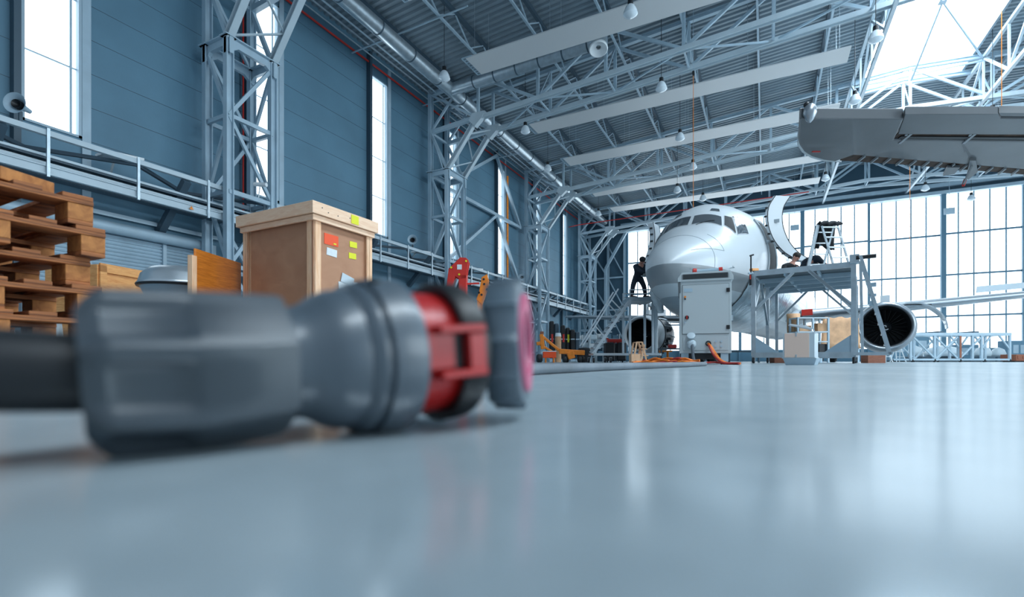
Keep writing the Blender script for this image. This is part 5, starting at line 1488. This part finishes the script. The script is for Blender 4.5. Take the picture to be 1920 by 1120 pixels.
jk = thing('black_jacket', 'black jacket draped over the top of the step ladder', 'jacket', W(1556, dL, Zat(452, dL)), YAW)
def JP(px, py, dy): return Vector(((px - 1556) / FPX * dL, dy, Zat(py, dL) - Zat(452, dL)))
def drape(ptsl, name):
    rings = []
    for px0, px1, py, dy in ptsl:
        row = []
        for i in range(9):
            u = i / 8; row.append(JP(px0 + (px1 - px0) * u, py + 1.5 * math.sin(i * 2.1 + py), dy + .03 * math.sin(i * 1.9 + py * .3)))
        rings.append(row)
    MB().loft(rings, caps=False, wrap=False).build(name, M['darkcloth'], jk, world=False, smooth='all', solid=.05)
drape([(1538, 1577, 422, -.06), (1540, 1578, 414.5, .10), (1541, 1577, 418, .24), (1543, 1577, 440, .30), (1547, 1577, 452, .33), (1566, 1579, 463, .35)], 'jacket_back')
drape([(1541, 1548, 420, .26), (1538, 1551, 440, .30), (1536, 1550, 461, .34)], 'jacket_sleeve')

# two workers on the deck
person('person with short dark hair and black jacket crouching at the left of the dock deck', W(1489, 14.2, DZ), YAW, {
    'pelvis': (-.10, .3, .18), 'chest': (-.06, .12, .30), 'head': (.06, .0, .58), 'shL': (-.26, .05, .32), 'shR': (.14, .1, .32),
    'elbowL': (-.34, -.05, .12), 'wristL': (-.15, -.12, .08), 'elbowR': (.26, .0, .12), 'wristR': (.16, -.12, .08), 'face': (.5, -.75, -.35)},
    M['darkcloth'], M['darkcloth'], M['hair'])
person('person in dark navy work clothes kneeling bent over behind the step ladder on the dock', W(1516, 14.6, DZ), YAW, {
    'pelvis': (-.10, .1, .46), 'chest': (.16, .0, .66), 'head': (.52, .0, .40), 'shL': (.16, -.15, .64), 'shR': (.22, .16, .64),
    'elbowL': (.42, -.16, .34), 'wristL': (.50, -.14, .10), 'elbowR': (.46, .18, .28), 'wristR': (.60, .12, .10),
    'hipL': (-.10, .0, .36), 'hipR': (-.10, .2, .36), 'kneeL': (.02, -.05, .12), 'kneeR': (.04, .25, .12), 'ankleL': (-.35, .0, .12), 'ankleR': (-.35, .2, .12), 'toe': (-1, 0, 0), 'face': (.6, 0, -.8)},
    M['navy'], M['navy'], M['hair'])
t = MB().box(W(1535, 13.7, DZ + .05), (.75, .16, .09), rz=YAW).build('tool_tray', M['alu'], bevel=.01); tag(t, 'long flat grey tool tray lying on the dock at the foot of the ladder', 'tool tray')

# ---------------------------------------------------------------- things under and behind the dock
t = thing('parts_shelf', 'grey steel shelf with parts standing under the far end of the work dock', 'shelf', W(1524, 17.6, 0), YAW)
def QP(px, dy=0.0, z=0.0): return Vector(((px - 1524) / FPX * 17.6, dy, z))
for px in (1496, 1524, 1553):
    for dy in (0, .5): MB().bar(QP(px, dy, 0), QP(px, dy, 1.62), .06).build('post', M['steel'], t, world=False)
for z in (.35, .75, 1.1, 1.6): MB().box(QP(1524.5, .25, z), (1.12, .56, .04)).build('shelf_board', M['steelw'], t, world=False)
for k, (px, z, s, mt, l) in enumerate(((1505, 1.12, (.42, .35, .22), 'kraft', 'brown parcel on the upper shelf, left of the post'), (1538, 1.12, (.40, .35, .3), 'kraft', 'brown parcel on the upper shelf, right of the post'),
                                       (1508, .77, (.3, .3, .2), 'white', 'white box on the middle shelf under the dock'), (1538, .37, (.34, .4, .3), 'black', 'black case on the bottom shelf under the dock'))):
    p = W(px, 17.85, z); o = MB().box((p.x, p.y, z + s[2] / 2), s, rz=YAW).build('shelf_box', M[mt], bevel=.01); tag(o, l, 'box')
kp = thing('masked_panel', 'large crumpled brown masking paper wrapped over a panel behind the dock', 'wrapped panel', W(1576, 18.6, 0), YAW)
mb = MB(); rings = []
for j in range(7):
    z = .55 + 1.15 * j / 6
    rings.append([Vector(((-.75 + 1.5 * i / 12) * (1 - .02 * j), .02 * math.sin(i * 2 + j * 3) - .05 * math.sin(PI * i / 12), z + .03 * math.sin(i * 1.4))) for i in range(13)])
mb.loft(rings, caps=False, wrap=False); mb.build('masking_paper', M['kraft'], kp, world=False, smooth='all', solid=.03)
for x in (-.7, .7): MB().bar((x, .05, 0), (x, .05, .7), .06).build('stand_leg', M['steel'], kp, world=False)
kp2 = thing('masked_panel', 'small crumpled brown paper bundle hanging left of the shelf under the dock', 'wrapped panel', W(1488, 18.2, 0), YAW)
mb = MB(); rings = []
for j in range(6): rings.append([Vector(((.22 + .03 * math.sin(3 * a + j)) * math.cos(a * 2 * PI / 12), .2 * math.sin(a * 2 * PI / 12), .9 + .18 * j)) for a in range(12)])
mb.loft(rings).build('paper', M['kraft'], kp2, world=False, smooth='all'); MB().bar((0, 0, 0), (0, 0, 1), .06).build('stand_leg', M['steel'], kp2, world=False)
for px, d, s, l in ((1458, 15.5, (.36, .3, .20), 'small red-brown wooden box on the floor left of the bin'), (1637, 14.6, (.52, .3, .24), 'red-brown wooden box on the floor under the right end of the dock')):
    p = W(px, d); o = MB().box((p.x, p.y, s[2] / 2), s, rz=YAW).build('wooden_box', M['brownbox'], bevel=.006); tag(o, l, 'box')
# orange stand under the left engine and small wooden trestle
t = thing('jack_stand', 'orange steel jack stand under the open left engine', 'jack stand', W(1246, 22.5, 0))
for px in (1239, 1252):
    for d in (22.2, 22.8): MB().bar(W(px, d, 0), W(px, d, .52), .09).build('leg', M['orange'], t)
MB().box(W(1245.5, 22.5, .50), (.5, .7, .07), rz=YAW).build('top_plate', M['orange'], t)
t = thing('wooden_steps', 'small pale wooden folding steps on the floor in front of the rolling steps', 'wooden steps', W(1198, 14.6, 0), YAW)
def wp(px, z, dy=0): return Vector(((px - 1198) / FPX * 14.6, dy, z))
for dy in (0, .4):
    for a, b in (((1187, 0), (1194, .62)), ((1213, 0), (1204, .62)), ((1202, .05), (1208, .55))): MB().bar(wp(a[0], a[1], dy), wp(b[0], b[1], dy), .05, .03).build('leg', M['pine'], t, world=False)
for px, z in ((1199, .62), (1207.5, .42), (1210, .22)): MB().box(wp(px, z, .2), (.17, .44, .03)).build('tread', M['pine'], t, world=False)
p = W(1190, 14.2); o = MB().box((p.x, p.y, .13), (.26, .3, .26), rz=YAW).build('wooden_box', M['pine'], bevel=.006); tag(o, 'small pale wooden box on the floor under the rolling steps', 'box')

# ---------------------------------------------------------------- left background equipment
def at2(px, d, z=0.0): return W(px, d, z)
t = thing('tow_bar_trolley', 'orange aircraft tow bar trolley with small wheels near the third column', 'tow bar', W(1050, 20, 0), YAW)
def TP(px, py, dy=0.0): return Vector(((px - 1050) / FPX * 20, dy, max(0.0, Zat(py, 20))))
for a, b, w in (((1015, 627), (1018, 655), .16), ((1018, 632), (1052, 660), .11), ((1012, 646), (1036, 660), .09), ((1048, 659), (1096, 662), .20), ((1006, 645), (1018, 643), .14)):
    MB().bar(TP(*a), TP(*b), w).build('tow_bar_arm', M['orange'], t, world=False, bevel=.02)
MB().bar(TP(1068, 660), TP(1072, 673), .28).build('axle_block', M['orange'], t, world=False, bevel=.02)
MB().bar(TP(1016, 622), TP(1016, 628), .14).build('tow_head', M['brownbox'], t, world=False)
for px, dy in ((1058, -.1), (1064, .2), (1086, -.1), (1094, .2), (1010, 0), (1014, .3)):
    r = .13 if px > 1030 else .17
    w1 = MB().lathe(TP(px, 677, dy) * Vector((1, 1, 0)) + Vector((-.06, 0, r)) if False else Vector((TP(px, 677).x - .06, dy, r)), (1, .2, 0), [(0, .01), (0, r * .9), (.02, r), (.10, r), (.12, r * .9), (.12, .01)], 16).build('wheel', M['rubber'], t, world=False, smooth=True)
o = MB().box(W(1030, 19.2, .30), (.5, .35, .24), rz=YAW); tb = thing('red_tool_box', 'bright red metal box beside the orange tow bar', 'tool box', W(1030, 19.2, 0))
o.build('box_body', M['osticker'], tb, bevel=.01)
MB().box(W(1030, 19.2, .435), (.52, .37, .03), rz=YAW).build('box_lid', M['white'], tb)
for px in (1023, 1038): MB().box(W(px, 19.2, .09), (.05, .3, .18), rz=YAW).build('foot', M['orange'], tb)
cols = [('black', 1034, .0), ('navy', 1043, .2), ('black', 1055, .0), ('darkcloth', 1064, .25), ('black', 1073, .05), ('navy', 1082, .2)]
cw = ['leftmost, next to the column', 'second from the column', 'third from the column', 'fourth from the column', 'fifth from the column', 'rightmost of the row']
for k, (mt, px, dy) in enumerate(cols):
    t = thing('upright_case', f'tall black case standing in a row behind the tow bar, {cw[k]}', 'case', W(px, 26 + dy, 0), YAW, 'tall black cases in a row')
    hh = 2.05 - .11 * k
    MB().box((0, 0, .15 + hh / 2), (.235, .5, hh - .1)).build('case_shell', M['black' if mt != 'navy' else 'trimdark'], t, world=False, bevel=.06)
    for z in (.5, 1.2): MB().box((0, -.255, z), (.2, .02, .06)).build('strap', M['steel'], t, world=False)
    MB().box((0, 0, .09), (.24, .5, .12)).build('base_cradle', M['steel'], t, world=False)
    if k in (0, 2, 3): MB().box((.02, -.26, 1.25), (.10, .02, .42)).build('tag', M['red'] if k != 3 else M['yellow'], t, world=False)
t = thing('gas_bottle', 'pale orange upright cylinder with white top before the black cases', 'cylinder', W(1046.5, 24, 0))
c = W(1046.5, 24, 0)
MB().tube(c + Vector((0, 0, .0)), c + Vector((0, 0, 1.25)), .15, 16).build('bottle_body', M['kraft'], t, smooth=True)
MB().tube(c + Vector((0, 0, 1.25)), c + Vector((0, 0, 1.42)), .155, 16, .13).build('bottle_cap', M['white'], t, smooth=True)
p = W(1095, 22); o = MB().lathe((p.x, p.y, 0), (0, 0, 1), [(0, .01), (0, .24), (.3, .33), (.62, .26), (.66, .1), (.66, .01)], 14).build('black_sack', M['darkcloth'], smooth=True); tag(o, 'round black sack standing between the tow bar and the rolling steps', 'sack')
t = thing('compressor_trolley', 'dark trolley with a bright red compressor on top behind the rolling steps', 'trolley', W(1153, 19.5, 0), YAW)
for x in (-.22, .22): MB().box((x, 0, .42), (.36, .5, .72)).build('tank', M['black'], t, world=False, bevel=.05)
MB().box((0, -.02, .86), (.62, .3, .13)).build('compressor_head', M['red'], t, world=False, bevel=.03)
MB().bar((-.34, -.05, .95), (0, -.1, .78), .06).build('handle', M['red'], t, world=False); MB().bar((.36, -.05, .92), (.05, -.1, .78), .07).build('handle', M['red'], t, world=False)
for x in (-.3, .3): caster(t, Vector((x, 0, 0)), .05, .04, world=False)
# white parts racks in the gap behind the steps
for px, d, l in ((1092, 31, 'left one, half hidden by the handrails'), (1134, 30, 'right one, between stairs and engine')):
    t = thing('parts_rack', f'white metal rack of boxes behind the rolling steps, {l}', 'rack', W(px, d, 0), YAW)
    for x in (-.9, 0, .9):
        for y in (0, .6): MB().bar((x, y, 0), (x, y, 1.7), .06).build('post', M['white'], t, world=False)
    for z in (.4, .9, 1.4): MB().box((0, .3, z), (1.9, .64, .04)).build('shelf_board', M['steelw'], t, world=False)
    for z in (.42, .92, 1.42):
        for k in range(4):
            hh = random.uniform(.15, .34)
            MB().box((-.68 + .45 * k, .25, z + hh / 2), (.34, .4, hh)).build('storage_box', M[random.choice(['white', 'steelw', 'bluegrey', 'galv'])], t, world=False, bevel=.02)
# red floor crane and orange arm, seen over the connector
dR = 9.0
t = thing('red_floor_crane', 'red steel crane head with white label rising behind the connector', 'crane', W(862, dR, 0), YAW)
def RP(px, py, dy=0.0): return Vector(((px - 862) / FPX * dR, dy, Zat(py, dR)))
hd_ = [RP(863, 482.5), RP(874, 483.5), RP(879, 489), RP(876, 505), RP(874, 522), RP(863, 524), RP(852, 517), RP(846, 505), RP(845, 500)]
for dy in (0, .22): MB().prism([p + Vector((0, dy, 0)) for p in hd_], (0, .03, 0)).build('head_plate', M['red'], t, world=False, bevel=.005)
MB().prism([RP(841, 503), RP(850, 500), RP(853, 520), RP(845, 545), RP(836, 545)], (0, .26, 0)).build('front_leg', M['red'], t, world=False, bevel=.01)
MB().prism([RP(860, 515), RP(874, 515), RP(872, 690), RP(858, 690)] if False else [RP(860, 515), RP(875, 515), Vector((RP(871, 0).x, 0, 0)), Vector((RP(857, 0).x, 0, 0))], (0, .25, 0)).build('mast', M['red'], t, world=False, bevel=.01)
MB().box(RP(861.5, 501, -.005), (.085, .008, .09)).build('label_plate', M['paper'], t, world=False)
for px, py in ((874, 490), (861, 515), (846, 502)): MB().tube(RP(px, py, -.02), RP(px, py, .27), .018, 12).build('pivot_pin', M['yellow'], t, world=False)
MB().bar(RP(874, 531, .1), RP(898, 530, .1), .03).build('pump_lever', M['red'], t, world=False)
for sy in (-.4, .4): MB().bar((-1.2, sy, .10), (.3, sy, .10), .10).build('floor_leg', M['red'], t, world=False); caster(t, Vector((-1.15, sy, 0)), .04, .04, world=False); caster(t, Vector((.25, sy, 0)), .04, .04, world=False)
MB().bar((.05, -.4, .12), (.05, .45, .12), .10).build('cross_member', M['red'], t, world=False)
t = thing('orange_lifting_arm', 'orange drilled steel lifting arm leaning up right of the red crane', 'lifting arm', W(903, 9.6, 0), YAW)
def OP(px, py, dy=0.0): return Vector(((px - 903) / FPX * 9.6, dy, Zat(py, 9.6)))
MB().prism([OP(903, 520), OP(913, 514), OP(917, 527), OP(915, 541), OP(904, 572), OP(893, 562), OP(898, 548)], (0, .12, 0)).build('arm_plate', M['orange'], t, world=False, bevel=.008)
for px, py in ((907, 524), (908, 533), (898, 549), (903, 553), (913, 543)): MB().tube(OP(px, py, -.01), OP(px, py, .13), .022, 12).build('bore', M['black'], t, world=False)
MB().bar(OP(899, 560, .06), Vector((.0, .06, .04)), .10).build('arm_post', M['orange'], t, world=False)
MB().box((0, .06, .04), (.6, .5, .08)).build('base_plate', M['orange'], t, world=False)
MB().bar(OP(913, 527, .06), OP(918, 531, .06), .05).build('stop_block', M['black'], t, world=False)

# ---------------------------------------------------------------- staging and clutter at the right, before the doors
dT = 27.0
t = thing('staging_frame', 'long grey braced staging frame on wheels before the glazed doors at the right', 'staging', W(1800, dT, 0), YAW)
def GP(px, py, dy=0.0): return Vector(((px - 1800) / FPX * dT, dy, max(0, Zat(py, dT))))
for dy in (0, 1.4):
    MB().bar(GP(1706, 627, dy), GP(1895, 627, dy), .12, .16).build('top_beam', M['steel'], t, world=False)
    MB().bar(GP(1706, 674.5, dy), GP(1895, 674.5, dy), .10, .10).build('base_beam', M['steel'], t, world=False)
    for px in (1707, 1752, 1799, 1823, 1840, 1893): MB().bar(GP(px, 674, dy), GP(px, 628, dy), .10).build('post', M['steel'], t, world=False)
    for a, b in (((1752, 630), (1795, 672)), ((1795, 632), (1755, 672)), ((1800, 672), (1840, 632)), ((1842, 652), (1858, 630)), ((1873, 629), (1893, 655)), ((1712, 632), (1750, 670)), ((1782, 630), (1797, 650))):
        MB().bar(GP(*a, dy), GP(*b, dy), .07).build('brace', M['steel'], t, world=False)
for px in (1707, 1799, 1893): MB().bar(GP(px, 628, 0), GP(px, 628, 1.4), .08).build('cross_beam', M['steel'], t, world=False)
for px in (1765, 1831): MB().box(GP(px, 623.5, .7), (.28, 1.4, .12)).build('saddle', M['trimdark'], t, world=False)
for px in (1710, 1752, 1800, 1845, 1893):
    for dy in (0, 1.4): caster(t, Vector((GP(px, 677).x, dy, 0)), .09, .05, world=False)
MB().box(GP(1799, 651, -.07), (.10, .02, 1.2)).build('striped_post', M['brownbox'], t, world=False)
for px, d, w, h, l in ((1768, 31, 2.0, 1.05, 'pale grey rounded cowl on a cradle inside the left half of the staging'), (1843, 31, .9, 1.0, 'tall pale rounded cover in the right half of the staging'), (1872, 32, .8, .95, 'small pale rounded cover at the right end of the staging'), (1716, 33, .9, 1.1, 'white upright rounded cover behind the right engine')):
    p = W(px, d)
    t = thing('cowl_cover', l, 'engine cover', p, YAW)
    MB().lathe((0, 0, .35), (0, 0, 1), [(0, .01), (0, w * .42), ((h - .35) * .3, w * .48), ((h - .35) * .75, w * .36), (h - .35, .01)], 20).build('cover_shell', M['steelw'], t, world=False, smooth='all')
    MB().box((0, 0, .18), (w, .7, .34)).build('cradle', M['trimdark'], t, world=False, bevel=.03)
for px, d, w, h, mt, l in ((1700, 36, 2.6, 1.9, 'bluegrey', 'blue grey machine cabinet far behind the right engine'), (1815, 38, 2.2, 1.3, 'bluegrey', 'blue grey low machine far behind the staging'), (1905, 33, 1.6, 1.4, 'bluegrey', 'blue grey low machine at the right picture edge'),
                           (1905, 27.5, .9, .42, 'brownbox', 'red brown box on the floor at the right picture edge')):
    p = W(px, d); t = thing('machine_cabinet' if mt == 'bluegrey' else 'wooden_box', l, 'machine' if mt == 'bluegrey' else 'box', p, YAW)
    MB().box((0, 0, h / 2 + .03), (w, .9, h - .06)).build('housing', M[mt], t, world=False, bevel=.03)
    MB().box((0, 0, .03), (w * .9, .7, .06)).build('plinth', M['black'], t, world=False)
    for k in range(3): MB().box((-w * .3 + w * .3 * k, -.46, h * .6), (w * .22, .02, h * .4)).build('cover_panel', M['steel'] if mt == 'bluegrey' else M['brownbox'], t, world=False)
for px, d, l in ((1664, 27, 'folding ladder stand right of the dock, under the right engine'), (1690, 29, 'folding ladder stand between engine and staging'), (1740, 34, 'folding ladder stand behind the left end of the staging')):
    t = thing('ladder_stand', 'small white ' + l, 'ladder stand', W(px, d, 0), YAW)
    for s in (-1, 1):
        for y in (0, .5): MB().bar((s * .28, y, 0), (s * .14, .25, .85), .04).build('leg', M['white'], t, world=False)
    for z in (.3, .6): MB().bar((-.24, .0 + z * .25, z), (.24, .0 + z * .25, z), .05, .03).build('rung', M['white'], t, world=False)
    MB().box((0, .25, .87), (.34, .2, .03)).build('top_plate', M['white'], t, world=False)
# grey boxes and trestles under the fuselage, seen between cabinet and dock
t = thing('steel_trestle', 'low dark steel trestle table on the floor behind the power cabinet', 'trestle', W(1395, 20, 0), YAW)
for x in (-.6, .6):
    for y in (0, .5): MB().bar((x, y, 0), (x, y, .42), .06).build('leg', M['trimdark'], t, world=False)
MB().box((0, .25, .45), (1.35, .6, .05)).build('table_top', M['trimdark'], t, world=False)
t = thing('steel_trestle', 'low dark steel trestle left of the power cabinet below the open engine', 'trestle', W(1262, 21, 0), YAW)
for x in (-.5, .5):
    for y in (0, .5): MB().bar((x, y, 0), (x, y, .55), .06).build('leg', M['trimdark'], t, world=False)
MB().box((0, .25, .58), (1.15, .6, .05)).build('table_top', M['trimdark'], t, world=False)
p = W(1259, 20.9, .605); o = MB().box((p.x, p.y + .2, .605 + .08), (.32, .25, .16), rz=YAW).build('red_case', M['red'], bevel=.03); tag(o, 'small red case on the trestle left of the power cabinet', 'case')
